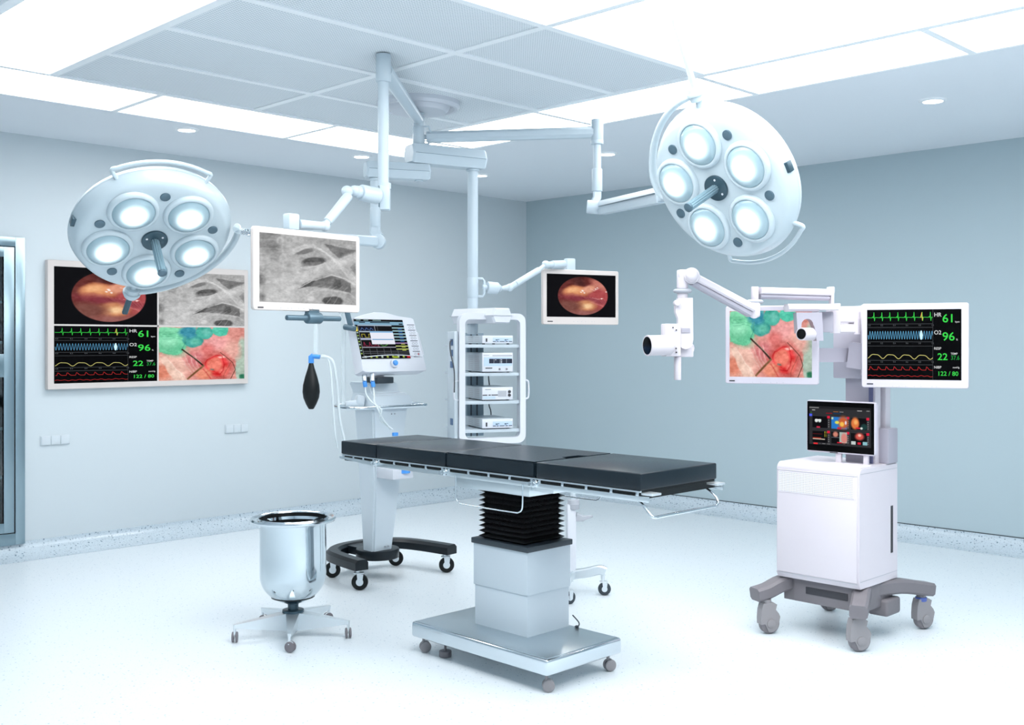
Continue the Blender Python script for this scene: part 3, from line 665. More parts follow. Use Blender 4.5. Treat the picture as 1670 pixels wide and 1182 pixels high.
# ------------------------------------------------------------------ ceiling pendant
Sx, Sy = RF(-.563, 6.43, 0).x, RF(-.563, 6.43, 0).y
Sp = lambda z: Vector((Sx, Sy, z))
cm = thing('ceiling_mount', 'round stepped white ceiling mount with short spindle carrying the arms', 'ceiling mount', loc=(Sx, Sy, H))
MB().lathe([(0, H-.075), (.12, H-.075), (.165, H-.07), (.18, H-.055), (.188, H-.038), (.2, H-.034), (.215, H-.05), (.235, H-.05), (.25, H-.035), (.252, H)], (Sx, Sy, 0), 64).build('mount_disc', ventm, cm)
mb = MB(); mb.cyl(Sp(H-.04), Sp(2.86), .028); mb.cyl(Sp(2.885), Sp(2.875), .034, bev=.002); mb.cyl(Sp(2.80), Sp(2.47), .026)
mb.build('spindle', pend, cm)
MB().cyl(Sp(2.80), Sp(2.692), .037, bev=.003).build('bearing', pend, cm)
# arm with the x-ray monitor
h1 = RF(-.644, 5.33, 0); hz = lambda z: Vector((h1.x, h1.y, z))
ma = thing('monitor_arm', 'near white ceiling arm and long thin pole carrying the x-ray monitor', 'arm', loc=hz(2.94), group=None)
mb = MB(); mb.cyl(Sp(2.862), Sp(2.80), .036, bev=.003); d = (hz(2.87)-Sp(2.84)); mb.cyl(Sp(2.84), Sp(2.84)+d*.98, .031, .041)
mb.build('arm', pend, ma)
MB().cyl(hz(2.94), hz(2.80), .038, bev=.004).build('hub', pend, ma)
mb = MB(); mb.cyl(hz(2.80), hz(2.28), .0275); mb.cyl(hz(2.46), hz(2.455), .029)
mb.build('pole', pend, ma)
jb = at(628, 323, 5.33)
mb = MB(); mb.box(jb, (.05, .06, .122), rz=-math.pi/4, bev=.006); mb.cyl(jb+Vector((0, 0, .045)), jb+Vector((0, 0, .075)), .03)
mb.build('swivel_block', pend, ma)
MB().box(jb+RF(-.026, -.012, 0)-Vector((0, 0, 0)), (.004, .045, .095), rz=-math.pi/4).build('slot', bluegrey, ma)
pA, pB, pC, pD, pE, pF, pG = at(617, 320, 5.31), at(588, 314, 5.24), at(566, 312, 5.18), at(568, 320, 5.17), at(534, 362, 5.04), at(530, 369, 5.0), at(487, 366, 4.88)
mb = MB(); mb.cyl(pA, pB, .041, bev=.006); mb.cyl(pB, pB+(pB-pA)*.3, .03, bev=.004); mb.cyl(pB, pC, .02); mb.sph(pC, .028); mb.sph(at(578, 311, 5.2), .026)
mb.build('joint', pend, ma)
mb = MB(); mb.cyl(pC, pD, .02); mb.cyl(pD, pE, .0245, .022, bev=.003); mb.build('lower_arm', pend, ma)
mb = MB(); mb.cyl(pE, pF, .016); mb.sph(pF, .025); mb.cyl(pF, pG, .019, .024, bev=.003); mb.build('joint', pend, ma)
mk = at(475, 362, 4.86)
mb = MB(); mb.box(mk, (.062, .05, .075), rz=xm.rotation_euler.z, bev=.008)
mb.cyl(mk-Vector((0, 0, .03)), mk-Vector((0, 0, .2)), .02); mb.build('monitor_mount', pend, ma)
def hexbeam(mb, p0, p1, w, h, over=.06, up=(0, 0, 1)):
    p0, p1 = Vector(p0), Vector(p1); d = (p1-p0).normalized(); p0 = p0-d*over; p1 = p1+d*over
    def sec(k): return [(-w/2*k, 0), (-w/2*k+.022, -h/2), (w/2*k-.022, -h/2), (w/2*k, 0), (w/2*k-.022, h/2), (-w/2*k+.022, h/2)]
    side = d.cross(Vector(up)).normalized(); u = Vector(up); rings = []
    for p, k in ((p0+d*.02, 1), (p1-d*.02, 1)):
        rings.append([p+side*a+u*b for a, b in sec(k)])
    mb.loft(rings)
    # bevelled end faces
    for p, s_ in ((p0, -1), (p1, 1)):
        q = p - d*.02*s_
        mb.loft([[q+side*a+u*b for a, b in sec(1)], [p-d*.008*s_+side*a*.9+u*b*.85 for a, b in sec(1)]])
def seamline(mb, p0, p1, w, over=.045, t=.0022):
    p0, p1 = Vector(p0), Vector(p1); d = (p1-p0).normalized(); p0 = p0-d*over; p1 = p1+d*over
    mb.sweep([p0, p1], rectsec(w+.002, t))
# equipment pendant: upper flat beam and thick pole
P4 = lambda z: RF(-.244, 6.62, z)
ep = thing('equipment_pendant', 'white flat upper beam with thick pole down to the shelf rack', 'arm', loc=P4(2.63))
mb = MB(); hexbeam(mb, Sp(2.632), P4(2.632), .15, .115, .075); mb.build('beam', pend, ep)
mb = MB(); seamline(mb, Sp(2.632), P4(2.632), .15, .055); mb.build('seam', bluegrey, ep)
mb = MB(); mb.cyl(P4(2.577), P4(1.69), .0325); mb.cyl(P4(2.578), P4(2.56), .042, bev=.005); mb.cyl(P4(1.9), P4(1.775), .0345, bev=.002); mb.build('pole', pend, ep)
# lower beam with left lamp's spring arm
P3 = lambda z: RF(-.814, 6.34, z)
la = thing('lamp_arm', 'white lower flat beam, drop pole and spring arm behind the x-ray monitor', 'arm', loc=P3(2.52))
mb = MB(); hexbeam(mb, Sp(2.525), P3(2.525), .13, .095, .07); mb.build('beam', pend, la)
mb = MB(); seamline(mb, Sp(2.525), P3(2.525), .13, .05); mb.build('seam', bluegrey, la)
mb = MB(); mb.cyl(P3(2.478), P3(2.19), .0295); mb.cyl(P3(2.478), P3(2.46), .036, bev=.004); mb.cyl(P3(2.30), P3(2.186), .0315, bev=.002); mb.build('pole', pend, la)
e0 = at(617, 394, 6.32)
nR = RF(0, -1, 0)
mb = MB(); mb.sweep([P3(2.186), P3(2.15), e0+Vector((0, 0, .02))], lambda t: csec(.06+.012*t, .05, .01), up=RF(0, 1, 0)); mb.cyl(e0-nR*.035, e0+nR*.045, .044, bev=.006); mb.build('elbow', pend, la)
e1 = at(408, 379, 5.12)
mb = MB(); mb.sweep([e0, e1], lambda t: csec(.045, .062-.022*t, .008)); mb.build('spring_arm', pend, la)
lampB1 = at(386, 376, 4.98)
mb = MB(); mb.tube([e1+(lampB1-e1)*(i/40)+Vector((math.cos(i*.9), 0, math.sin(i*.9)))*.014 for i in range(30)], .003, 6); mb.cyl(e1, lampB1, .008)
mb.build('coil', steel, la)
# right lamp's arm
P2 = lambda z: RF(.506, 6.33, z)
lb = thing('lamp_arm', 'long white horizontal arm with drop tube and spring arm of the right tilted lamp', 'arm', loc=P2(2.75))
a0, a1 = at(697, 224, 6.44), at(968, 216, 6.335)
mb = MB(); mb.sweep([a0, a1], lambda t: csec(.07, .064, .018)); mb.build('arm', pend, lb)
mb = MB(); mb.cyl(Sp(2.744), a0+(a1-a0)*.01, .014); 
mb.tube([Sp(2.80)+RF(.02, -.01, 0), Sp(2.80)+RF(.062, -.01, 0), Sp(2.77)+RF(.072, -.01, 0), Sp(2.71)+RF(.072, -.01, 0), Sp(2.695)+RF(.06, -.01, 0), Sp(2.695)+RF(.02, -.01, 0)], .006, 8)
mb.build('bracket', pend, lb)
mb = MB(); mb.cyl(P2(2.823), P2(2.695), .037, bev=.004); mb.cyl(P2(2.70), P2(2.674), .038, bev=.004); mb.build('hub', pend, lb)
mb = MB(); mb.cyl(P2(2.674), P2(2.52), .0235); mb.cyl(P2(2.53), P2(2.396), .031, bev=.003); mb.build('drop_tube', pend, lb)
j0 = at(969, 337, 6.33)
mb = MB(); mb.sweep([P2(2.398), P2(2.36), j0+Vector((0, 0, .02))], lambda t: csec(.035, .05, .008), up=RF(1, 0, 0)); mb.cyl(at(957, 337, 6.31), at(984, 339, 6.30), .040, bev=.006)
mb.build('elbow', pend, lb)
j1 = at(1079, 318, 5.1)
mb = MB(); mb.sweep([at(982, 338, 6.28), j1], lambda t: [(-.022, -.042+.004*t), (.022, -.042+.004*t), (.026, -.02), (.026, .02), (.018, .038), (-.018, .038), (-.026, .02), (-.026, -.02)])
mb.build('spring_arm', pend, lb)
mb = MB(); mb.sweep([at(983, 336.5, 6.24), at(1074, 315.5, 5.12)], rectsec(.055, .003)); mb.build('seam', bluegrey, lb)
lampB2 = at(1087, 322, 4.93)
mb = MB(); mb.cyl(j1-Vector((0, 0, .03)), j1+Vector((0, 0, .03)), .018, bev=.003); mb.cyl(j1-Vector((0, 0, .005)), lampB2, .014); mb.build('yoke_joint', pend, lb)
# arm of the small monitor
m2 = thing('monitor_arm', 'short jointed white arm from the thick pole to the small endoscope monitor', 'arm', loc=at(784, 469, 6.58))
mb = MB(); mb.tube([P4(1.895)+RF(.03, 0, 0), P4(1.895)+RF(.06, 0, 0), P4(1.88)+RF(.072, 0, 0), P4(1.80)+RF(.072, 0, 0), P4(1.785)+RF(.06, 0, 0), P4(1.785)+RF(.03, 0, 0)], .008, 10); mb.build('bracket', pend, m2)
q = [at(787, 468, 6.62), at(794, 468.5, 6.63), at(812, 470, 6.66), at(818, 470, 6.67), at(831, 469, 6.7), at(841, 463, 6.72), at(879, 440, 6.85), at(890, 431.5, 6.9), at(900, 431.5, 6.94), at(920, 431, 7.02), at(929, 432, 7.08)]
mb = MB(); mb.cyl(q[0], q[1], .016); mb.cyl(q[1], q[2], .037, bev=.006); mb.cyl(q[2], q[3], .033, .014); mb.cyl(q[3], q[4], .012, .022); mb.sph(q[4], .025); mb.cyl(q[4], q[5], .02); mb.build('joint', pend, m2)
MB().cyl(q[5], q[6], .0205, bev=.003).build('lower_arm', pend, m2)
mb = MB(); mb.cyl(q[6], q[7], .014); mb.sph(q[7], .027); mb.cyl(q[7], q[8], .02); mb.cyl(q[8], q[9], .0265, bev=.004); mb.build('joint', pend, m2)
mb = MB(); mb.box(q[10], (.066, .05, .085), rz=sm.rotation_euler.z, bev=.008); mb.cyl(q[10], q[10]-Vector((0, 0, .3)), .02); mb.build('monitor_mount', pend, m2)

# ------------------------------------------------------------------ surgical lamps
def lamp(label, cpx, F, nimg, theta, bulbs, dots, jointpx, yokeB, yokedir, loop, joint_handle, switchpx, stub):
    C = at(*cpx, F); eye = Vector((0, 0, CAMH)); t = (eye-C).normalized()
    right = t.cross(Vector((0, 0, 1))).normalized()*-1; up = right.cross(t)*-1
    if up.z < 0: up = -up
    u = (right*nimg[0] + up*nimg[1]).normalized()
    n = (t*math.cos(theta) + u*math.sin(theta)).normalized()
    xa = t.cross(u).normalized(); ya = n.cross(xa)
    M = Matrix((( *xa, 0), (*ya, 0), (*n, 0), (0, 0, 0, 1))).transposed(); M = Matrix.Translation(C) @ M
    Mi = M.inverted()
    def loc(px, py):
        d = (at(px, py, 1)-eye); s = (C-eye).dot(n)/d.dot(n); q = Mi @ (eye+d*s); return math.atan2(q.y, q.x), math.hypot(q.x, q.y)
    T = thing('surgical_lamp', label, 'surgical lamp', M=M, group='round five-bulb operating lamps')
    MB().lathe([(0, 0), (.25, 0), (.285, -.001), (.312, -.005), (.328, -.012), (.338, -.022), (.352, -.048), (.36, -.07)], seg=96).build('face_plate', lampw, T, local=True, ang=60)
    MB().lathe([(.36, -.071), (.3615, -.076), (.356, -.095), (.335, -.112), (.28, -.128), (.15, -.145), (0, -.15)], seg=96).build('back_cover', lampw, T, local=True, ang=60)
    A = [loc(*b) for b in bulbs]
    a0 = np.angle(sum(complex(math.cos(a - 2*math.pi*k/5*stub), math.sin(a - 2*math.pi*k/5*stub)) for k, (a, r) in enumerate(A)))
    print('LAMP', [(round(math.degrees(a)), round(r, 3)) for a, r in A], 'dots', [(round(math.degrees(loc(*b)[0])), round(loc(*b)[1], 3)) for b in dots], 'joint', [round(x, 3) for x in loc(*jointpx)])
    R0 = .205
    for k in range(5):
        a = a0 + 2*math.pi*k/5*stub; c = Vector((math.cos(a)*R0, math.sin(a)*R0, 0))
        rg = MB().lathe([(.112, -.004), (.112, .004), (.109, .012), (.102, .018), (.095, .0195), (.0925, .018), (.091, .014)], c, 48).build('bulb_ring', lampw, T, local=True, ang=60, loc=c)
        MB().lathe([(.092, .014), (.085, .021), (.07, .029), (.05, .035), (.025, .038), (0, .039)], (0, 0, 0), 48).build('lens', lens_m, rg, local=True, loc=(0, 0, 0), ang=80)
        b = a0 + 2*math.pi*(k+.5)/5*stub; c = Vector((math.cos(b)*.262, math.sin(b)*.262, 0))
        MB().cyl(c-Vector((0, 0, .004)), c+Vector((0, 0, .005)), .0225, bev=.002).build('spacer_cap', bluegrey, T, local=True)
    hb = MB().cyl((0, 0, -.002), (0, 0, .012), .058, bev=.003, seg=48).build('hub_plate', bluegd, T, local=True)
    mb = MB()
    for k in range(3): mb.cyl((math.cos(k*2.09+.4)*.04, math.sin(k*2.09+.4)*.04, .011), (math.cos(k*2.09+.4)*.04, math.sin(k*2.09+.4)*.04, .0135), .005, seg=12)
    mb.build('screw_heads', white, T, local=True)
    gr = MB(); nn = 24
    sec = [(math.cos(2*math.pi*i/nn)*(.0165 if i % 2 else .0195), math.sin(2*math.pi*i/nn)*(.0165 if i % 2 else .0195)) for i in range(nn)]
    gr.prism(sec, .012, .205); gr.build('sterile_handle', handlem, T, local=True, ang=20)
    MB().cyl((0, 0, .205), (0, 0, .218), .021, bev=.004).build('handle_cap', bluegrey, T, local=True)
    ja = loc(*jointpx)[0]; jc = Vector((math.cos(ja)*.405, math.sin(ja)*.405, -.055)); jr = Vector((math.cos(ja), math.sin(ja), 0)); jt = Vector((-math.sin(ja), math.cos(ja), 0))
    mb = MB(); mb.cyl(jc-jr*.07, jc, .016); mb.cyl(jc-jr*.03, jc+jr*.03, .034, bev=.006); mb.cyl(jc-jr*.005, jc+jr*.012, .042, bev=.004); mb.build('pivot', lampw, T, local=True)
    L, m_, tp = joint_handle
    mb = MB(); mb.sweep([jc+jr*.03, jc+jr*(.03+L*.5), jc+jr*(.03+L)], lambda q_: csec(.026-.006*q_*tp, .020-.004*q_*tp, .004), up=(0, 0, 1)); mb.build('rim_handle', m_, T, local=True)
    # yoke: flat curved bar round the rim
    yb = Mi @ yokeB; ba = math.atan2(yb.y, yb.x); 
    da = (ba-ja) % (2*math.pi)
    if yokedir < 0: da -= 2*math.pi
    K = 28; pts = []
    for i in range(K+1):
        s_ = i/K; a = ja+da*s_; r = .400 - .006*math.sin(math.pi*s_); z = -.055 - .02*math.sin(math.pi*s_)
        p = Vector((math.cos(a)*r, math.sin(a)*r, z)); w = max(0, (s_-.8)/.2)**2; p = p*(1-w) + Vector((yb.x, yb.y, yb.z))*w
        pts.append(p)
    mb = MB(); mb.sweep(pts, [(math.cos(2*math.pi*i/14)*.014, math.sin(2*math.pi*i/14)*.022) for i in range(14)]); mb.build('yoke', lampw, T, local=True, ang=60)
    a, b = loc(*loop[0])[0], loc(*loop[1])[0]; db = (b-a) % (2*math.pi)
    if db > math.pi: db -= 2*math.pi
    pts = [Vector((math.cos(a)*.352, math.sin(a)*.352, -.065))]
    pts += [Vector((math.cos(a+db*s_)*.396, math.sin(a+db*s_)*.396, -.078)) for s_ in [i/16 for i in range(17)]]
    pts += [Vector((math.cos(b)*.352, math.sin(b)*.352, -.065))]
    mb = MB(); mb.tube(pts, .0095, 12, res=4); mb.build('grab_rail', lampw, T, local=True, ang=60)
    a = loc(*switchpx)[0]; c = Vector((math.cos(a)*.350, math.sin(a)*.350, -.05))
    mb = MB(); mb.box(c, (.022, .045, .03), rz=a, bev=.002); sw = mb.build('switch', bluegd, T, local=True)
    return T
lamp('round white five-bulb surgical lamp facing down on the left, in front of the wall screen', (252, 391), 4.87, (.22, -.975), math.radians(45),
     [(216, 346), (310, 353), (325, 410), (240, 443), (172, 404)], [(268, 328), (341, 378), (292, 442), (188, 440), (169, 368)], (222, 478), lampB1, 1, [(183, 292), (352, 302)], (.12, bluegd, 0), (118, 372), -1)
lamp('large round white five-bulb surgical lamp tilted to the left on the right side', (1169, 306), 4.62, (-.83, -.56), math.radians(42),
     [(1135, 232), (1212, 277), (1226, 362), (1157, 371), (1105, 297)], [(1177, 229), (1242, 323), (1203, 390), (1121, 342), (1102, 247)], (1126, 168), lampB2, 1, [(1288, 378), (1175, 412)], (.3, lampw, 1), (1281, 278), -1)

# ------------------------------------------------------------------ casters
def caster(parent, x, y, ztop, r, w, rz, mfork, mtire, mhub, off=.02, style='fork', zg=0, label=None):
    """swivel caster: stem/fork as part, tyre and wheel disc as sub-parts"""
    d = Vector((math.cos(rz), math.sin(rz), 0)); s_ = Vector((-d.y, d.x, 0)); c = Vector((x, y, zg+r)) + d*off; top = Vector((x, y, ztop))
    mb = MB()
    if style == 'fork':
        mb.cyl((x, y, zg+2*r+.004), top, min(.012, r*.35)); 
        for k in (-1, 1):
            p = c + s_*k*(w/2+.003)
            mb.loft([[p+s_*k*q + v for v in (d*-.35*r+Vector((0, 0, r*1.08)), d*.45*r+Vector((0, 0, r*.95)), d*.3*r-Vector((0, 0, r*.25)), d*-.2*r-Vector((0, 0, r*.25)))] for q in (0, .003)])
        mb.box((c.x-d.x*off*.5, c.y-d.y*off*.5, zg+2*r+.004), (r*1.0+.01, w+.01, .008), rz=rz, bev=.002)
    elif style == 'hood':
        mb.cyl((x, y, zg+2.8*r), top, .024, bev=.002)
        out = [(-1.02, -.05), (-1.04, .5), (-.98, 1.3), (-.8, 1.95), (.3, 2.0), (.62, 1.8), (.5, 1.3), (.8, .95), (.95, .62), (.86, .2), (.80, 0)] + [(math.cos(q)*.8, math.sin(q)*.8) for q in [-math.pi*k/10 for k in range(1, 7)]] + [(-.45, -.3), (-.6, .0)]
        mb.loft([[c+s_*k*(w/2+.007)+d*(u_*r)+Vector((0, 0, v_*r)) for u_, v_ in out] for k in (-1, 1)])
        for q in (-1, 1): mb.cyl(c+s_*q*(w/2+.004), c+s_*q*(w/2+.012), r*.42, bev=.002)
    else:
        mb.cyl((x, y, zg+r), top, .007, bev=.001)
        mb.sph(c+Vector((0, 0, r*.55)), r*.62, (1, .8, .7))
    o = mb.build('caster', mfork, parent)
    if style == 'twin':
        mb = MB()
        for k in (-1, 1): mb.cyl(c+s_*k*.004, c+s_*k*(w/2+.004), r, bev=r*.2)
        wl_ = mb.build('wheel', mtire, o); 
    else:
        wl_ = MB().cyl(c-s_*w/2, c+s_*w/2, r, bev=r*.16, seg=36).build('wheel', mtire, o)
        mb = MB(); mb.cyl(c-s_*(w/2+.002), c+s_*(w/2+.002), r*.45, bev=.001, seg=24); mb.build('hub', mhub, o)
    return o

# ------------------------------------------------------------------ operating table
tX0, tX1 = 3.36, 3.89
ot = thing('operating_table', 'long black padded operating table on a steel and white column, centre of the room', 'operating table', loc=(3.6, 3.55, 0))
secs = [(2.635, 3.213), (3.221, 3.805), (3.813, 4.341), (4.349, 4.645)]
for i, (y0, y1) in enumerate(secs):
    mb = MB()
    if i == 1:      # section with a cut-out towards its neighbour
        xm_ = (tX0+tX1)/2+.02
        poly = [(tX0, y0), (xm_-.07, y0), (xm_-.06, y0+.055), (xm_+.06, y0+.055), (xm_+.07, y0), (tX1, y0), (tX1, y1), (tX0, y1)]
        mb.prism(poly, .908, .977, bev=.006)
    else: mb.b2(tX0, tX1, y0, y1, .908, .977, .006, 3)
    mb.build('mattress', leather, ot, ang=50)
mb = MB()
for y0, y1 in secs: mb.b2(tX0+.009, tX1-.009, y0+.006, y1-.006, .8865, .9085)
mb.build('back_plate', black, ot)
for x in (tX0, tX1-.012):
    mb = MB()
    mb.b2(x, x+.012, 2.60, 4.345, .864, .886, .002); mb.b2(x+.001, x+.011, 2.64, 4.64, .9, .9065)
    mb.loft([[(x, 4.345, .864), (x+.012, 4.345, .864), (x+.012, 4.345, .886), (x, 4.345, .886)], [(x, 4.66, .884), (x+.012, 4.66, .884), (x+.012, 4.66, .895), (x, 4.66, .895)]])
    mb.build('side_rail', brushed, ot)
    for y0, y1 in secs:
        n = 4 if y1-y0 > .4 else 3
        for k in range(n+1):
            y = y0+.02+(y1-y0-.04)*k/n; MB().box((x+.006, y, .893), (.011, .014, .016), bev=.001).build('rail_spacer', steel, ot)
mb = MB(); mb.b2(tX0+.02, tX1-.02, 2.64, 4.64, .872, .898); mb.build('top_frame', black, ot)
for y in (3.217, 3.809, 4.345):
    mb = MB(); x = tX0-.004
    mb.cyl((x-.008, y, .882), (x+.03, y, .882), .017, bev=.003); mb.cyl((x-.011, y, .882), (x-.006, y, .882), .008); mb.cyl((x-.003, y+.03, .880), (x+.02, y+.03, .880), .009)
    mb.build('hinge', steel, ot)
for x0 in (tX0+.01, tX1-.07):
    MB().b2(x0, x0+.06, 2.585, 2.66, .890, .899, .002).build('end_tab', satin, ot)
mb = MB(); mb.tube([(3.40, 2.72, .885), (3.385, 2.64, .845), (3.38, 2.60, .812), (3.395, 2.59, .804), (3.45, 2.59, .804), (3.77, 2.59, .804), (3.82, 2.59, .806), (3.845, 2.60, .82), (3.85, 2.63, .85), (3.86, 2.71, .885)], .0065, 12, res=5)
mb.build('end_handle', steel, ot)
for x in (tX0-.004, tX1+.004):
    mb = MB(); mb.tube([(x, 3.29, .875), (x, 3.29, .80), (x, 3.295, .762), (x, 3.315, .747), (x, 3.36, .743), (x, 3.66, .743), (x, 3.705, .747), (x, 3.725, .762), (x, 3.73, .80), (x, 3.73, .875)], .0034, 10, res=4)
    mb.build('side_loop', steel, ot)
mb = MB(); mb.b2(3.45, 3.80, 3.34, 3.84, .802, .874, .004); mb.b2(3.46, 3.79, 3.2, 3.34, .83, .874, .003); mb.build('head_box', brushed, ot)
NB = 10; z0b, z1b = .565, .806; rings = []
for k in range(2*NB+1):
    z = z0b+(z1b-z0b)*k/(2*NB); e = .016 if k % 2 else -.006
    rings.append([(3.505-e, 3.425-e, z), (3.75+e, 3.425-e, z), (3.75+e, 3.70+e, z), (3.505-e, 3.70+e, z)])
MB().loft(rings).build('bellows', bellow, ot, ang=10)
MB().b2(3.474, 3.782, 3.374, 3.752, .54, .566, .003).build('collar_plate', dgrey, ot)
MB().b2(3.482, 3.775, 3.382, 3.744, .342, .54, .003).build('upper_column', colw, ot)
MB().b2(3.487, 3.770, 3.387, 3.739, .148, .343, .003).build('lower_column', colw, ot)
mb = MB(); mb.b2(3.30, 3.80, 3.09, 3.99, .078, .150, .012, 3); mb.build('base', steel, ot)
MB().b2(3.315, 3.785, 3.105, 3.975, .1495, .152, .001).build('base_top', brushed, ot)
for x, y, a in ((3.345, 3.95, -.5), (3.34, 3.13, -.7), (3.75, 3.13, -.4), (3.75, 3.95, 2.0)): caster(ot, x, y, .09, .027, .03, a, wgrey, wgrey, lgrey, .008, 'twin')
mb = MB(); mb.cyl((3.37, 3.82, .03), (3.37, 3.82, .085), .006); mb.cyl((3.37, 3.82, 0), (3.37, 3.82, .03), .03, bev=.004); mb.build('brake_foot', mgrey, ot)
mb = MB(); mb.tube([(3.78, 3.36, .153), (3.79, 3.345, .156), (3.775, 3.33, .18), (3.765, 3.36, .21)], .003, 8, res=4); mb.cyl((3.775, 3.34, .151), (3.775, 3.34, .162), .008); mb.build('lever', dgrey, ot)

# ------------------------------------------------------------------ steel bucket on wheels
bc = RF(-1.12, 5.45, 0)
bk = thing('waste_bucket', 'polished steel round-bottom bucket on a five-legged wheeled base', 'bucket', loc=bc)
B = lambda z: (bc.x, bc.y, z)
prof = [(.0, .168), (.03, .169)] + [(.168*math.sin(math.radians(a)) if a < 90 else .168, .168+.15*(1-math.cos(math.radians(a)))) for a in range(12, 91, 6)] + [(.168, .40), (.168, .57), (.172, .585), (.163, .585), (.160, .57)]
MB().lathe(prof, B(0), 72).build('bowl', mirror, bk, ang=60)
MB().lathe([(.167, .588), (.17, .60), (.173, .607), (.176, .603), (.182, .592), (.205, .586), (.212, .588), (.2165, .597), (.212, .606), (.205, .604), (.2, .597), (.182, .597), (.176, .585), (.167, .58)], B(0), 72).build('rim', steel, bk, ang=60)
MB().lathe([(.1665, .604), (.164, .58), (.160, .5), (.160, .35), (.11, .2), (0, .19)], B(0), 64).build('liner_bag', black, bk, ang=60)
mb = MB(); mb.cyl(B(.20), B(.10), .027); mb.cyl(B(.135), B(.118), .055, bev=.004); mb.lathe([(.04, .17), (.06, .178), (.03, .165)], B(0)); mb.build('stem', bluegd, bk)
base_a = math.radians(-90-45+8)
for k in range(5):
    a = base_a+k*2*math.pi/5; d = Vector((math.cos(a), math.sin(a), 0)); s_ = Vector((-d.y, d.x, 0)); c = Vector(B(0))
    mb = MB()
    def sec(t):
        zt = .125-.035*t; hh = .075*(1-t)+.018; w = .026*(1-t)+.009
        return zt, hh, w
    rings = []
    for t in (0, .25, .5, .75, 1):
        zt, hh, w = sec(t); p = c+d*(.03+.27*t)
        rings.append([p+s_*w+Vector((0, 0, zt)), p-s_*w+Vector((0, 0, zt)), p-s_*w*.7+Vector((0, 0, zt-hh)), p+s_*w*.7+Vector((0, 0, zt-hh))])
    mb.loft(rings); lg = mb.build('leg', satin, bk)
    e = c+d*.295; caster(bk, e.x, e.y, .09, .0265, .022, a+.8*k+1.2, satin, mgrey, mgrey, .006, 'twin')

# ------------------------------------------------------------------ ventilator
vt = thing('ventilator', 'white medical ventilator with tilted touch screen on a black U-shaped wheeled base', 'ventilator', loc=(4.21, 5.42, 0))
def slab(z0, z1, c=.018): return [(-.045, z0), (.045, z0), (.045, z1-c), (.045-c, z1), (-.045+c, z1), (-.045, z1-c)]
mb = MB(); mb.sweep([(3.90, 5.18, 0), (3.925, 5.40, 0), (3.975, 5.58, 0), (4.10, 5.68, 0), (4.25, 5.705, 0), (4.40, 5.68, 0), (4.52, 5.58, 0), (4.58, 5.40, 0), (4.61, 5.16, 0)], slab(.125, .188), res=5)
mb.build('base', basedk, vt)
mb = MB(); mb.cyl((4.205, 5.42, .128), (4.205, 5.42, .187), .137, bev=.005, seg=56); mb.b2(4.14, 4.28, 5.45, 5.68, .13, .18); mb.build('base_disc', basedk, vt)
for x, y, a in ((3.90, 5.22, -.75), (3.985, 5.62, -.6), (4.60, 5.22, -.7), (4.50, 5.62, -.8)): caster(vt, x, y, .13, .05, .03, a, satin, black, satin, .012, 'fork')
mb = MB()
def rr4(x0, x1, y0, y1, z): return [Vector(p) for p in ((x0, y0, z), (x1, y0, z), (x1, y1, z), (x0, y1, z))]
mb.loft([rr4(4.100, 4.255, 5.33, 5.44, .187), rr4(4.09, 4.29, 5.30, 5.46, .55), rr4(4.065, 4.325, 5.28, 5.47, .98), rr4(4.055, 4.335, 5.27, 5.47, 1.08)])
bmesh.ops.bevel(mb.bm, geom=[e for e in mb.bm.edges if abs((e.verts[0].co-e.verts[1].co).z) > .05], offset=.012, segments=3, affect='EDGES')
mb.build('column', vent, vt)
mb = MB(); mb.loft([rr4(4.04, 4.345, 5.24, 5.48, 1.08), rr4(4.03, 4.345, 5.235, 5.48, 1.13), rr4(4.05, 4.32, 5.25, 5.48, 1.175), rr4(4.05, 4.27, 5.28, 5.48, 1.19), rr4(4.02, 4.25, 5.28, 5.48, 1.25)])
bmesh.ops.bevel(mb.bm, geom=list(mb.bm.edges), offset=.008, segments=2, affect='EDGES'); mb.build('shoulder', vent, vt)
mb = MB(); mb.b2(4.04, 4.17, 5.21, 5.36, 1.245, 1.285, .006); mb.build('neck_tray', dgrey, vt)
mb = MB(); mb.cyl((4.15, 5.36, 1.24), (4.15, 5.36, 1.36), .05); mb.build('neck', lgrey, vt)
mb = MB()
for x in (4.20, 4.225): mb.cyl((x, 5.279, 1.05+.0), (x, 5.265, 1.05), .004, seg=10)
for x in (4.19, 4.215): mb.cyl((x, 5.345, .21), (x, 5.315, .21), .004, seg=10)
mb.build('screw_heads', lgrey, vt)
mb = MB(); mb.b2(4.10, 4.26, 5.13, 5.30, .655, .72, .006); mb.build('humidifier', ventm, vt)
MB().lathe([(0, .725), (.03, .722), (.04, .71), (.04, .69), (0, .69)], (4.20, 5.15, 0)).build('humidifier_dial', bluepl, vt)
# handle rail around the front
mb = MB(); mb.tube([(3.90, 5.44, 1.108), (3.85, 5.38, 1.106), (3.83, 5.25, 1.104), (3.84, 5.18, 1.104), (3.90, 5.145, 1.104), (4.33, 5.145, 1.104), (4.385, 5.18, 1.104), (4.40, 5.27, 1.108), (4.37, 5.40, 1.11), (4.33, 5.44, 1.112)], .011, 12, res=5)
mb.tube([(3.90, 5.44, 1.108), (4.05, 5.44, 1.11)], .011); mb.build('hand_rail', steel, vt)
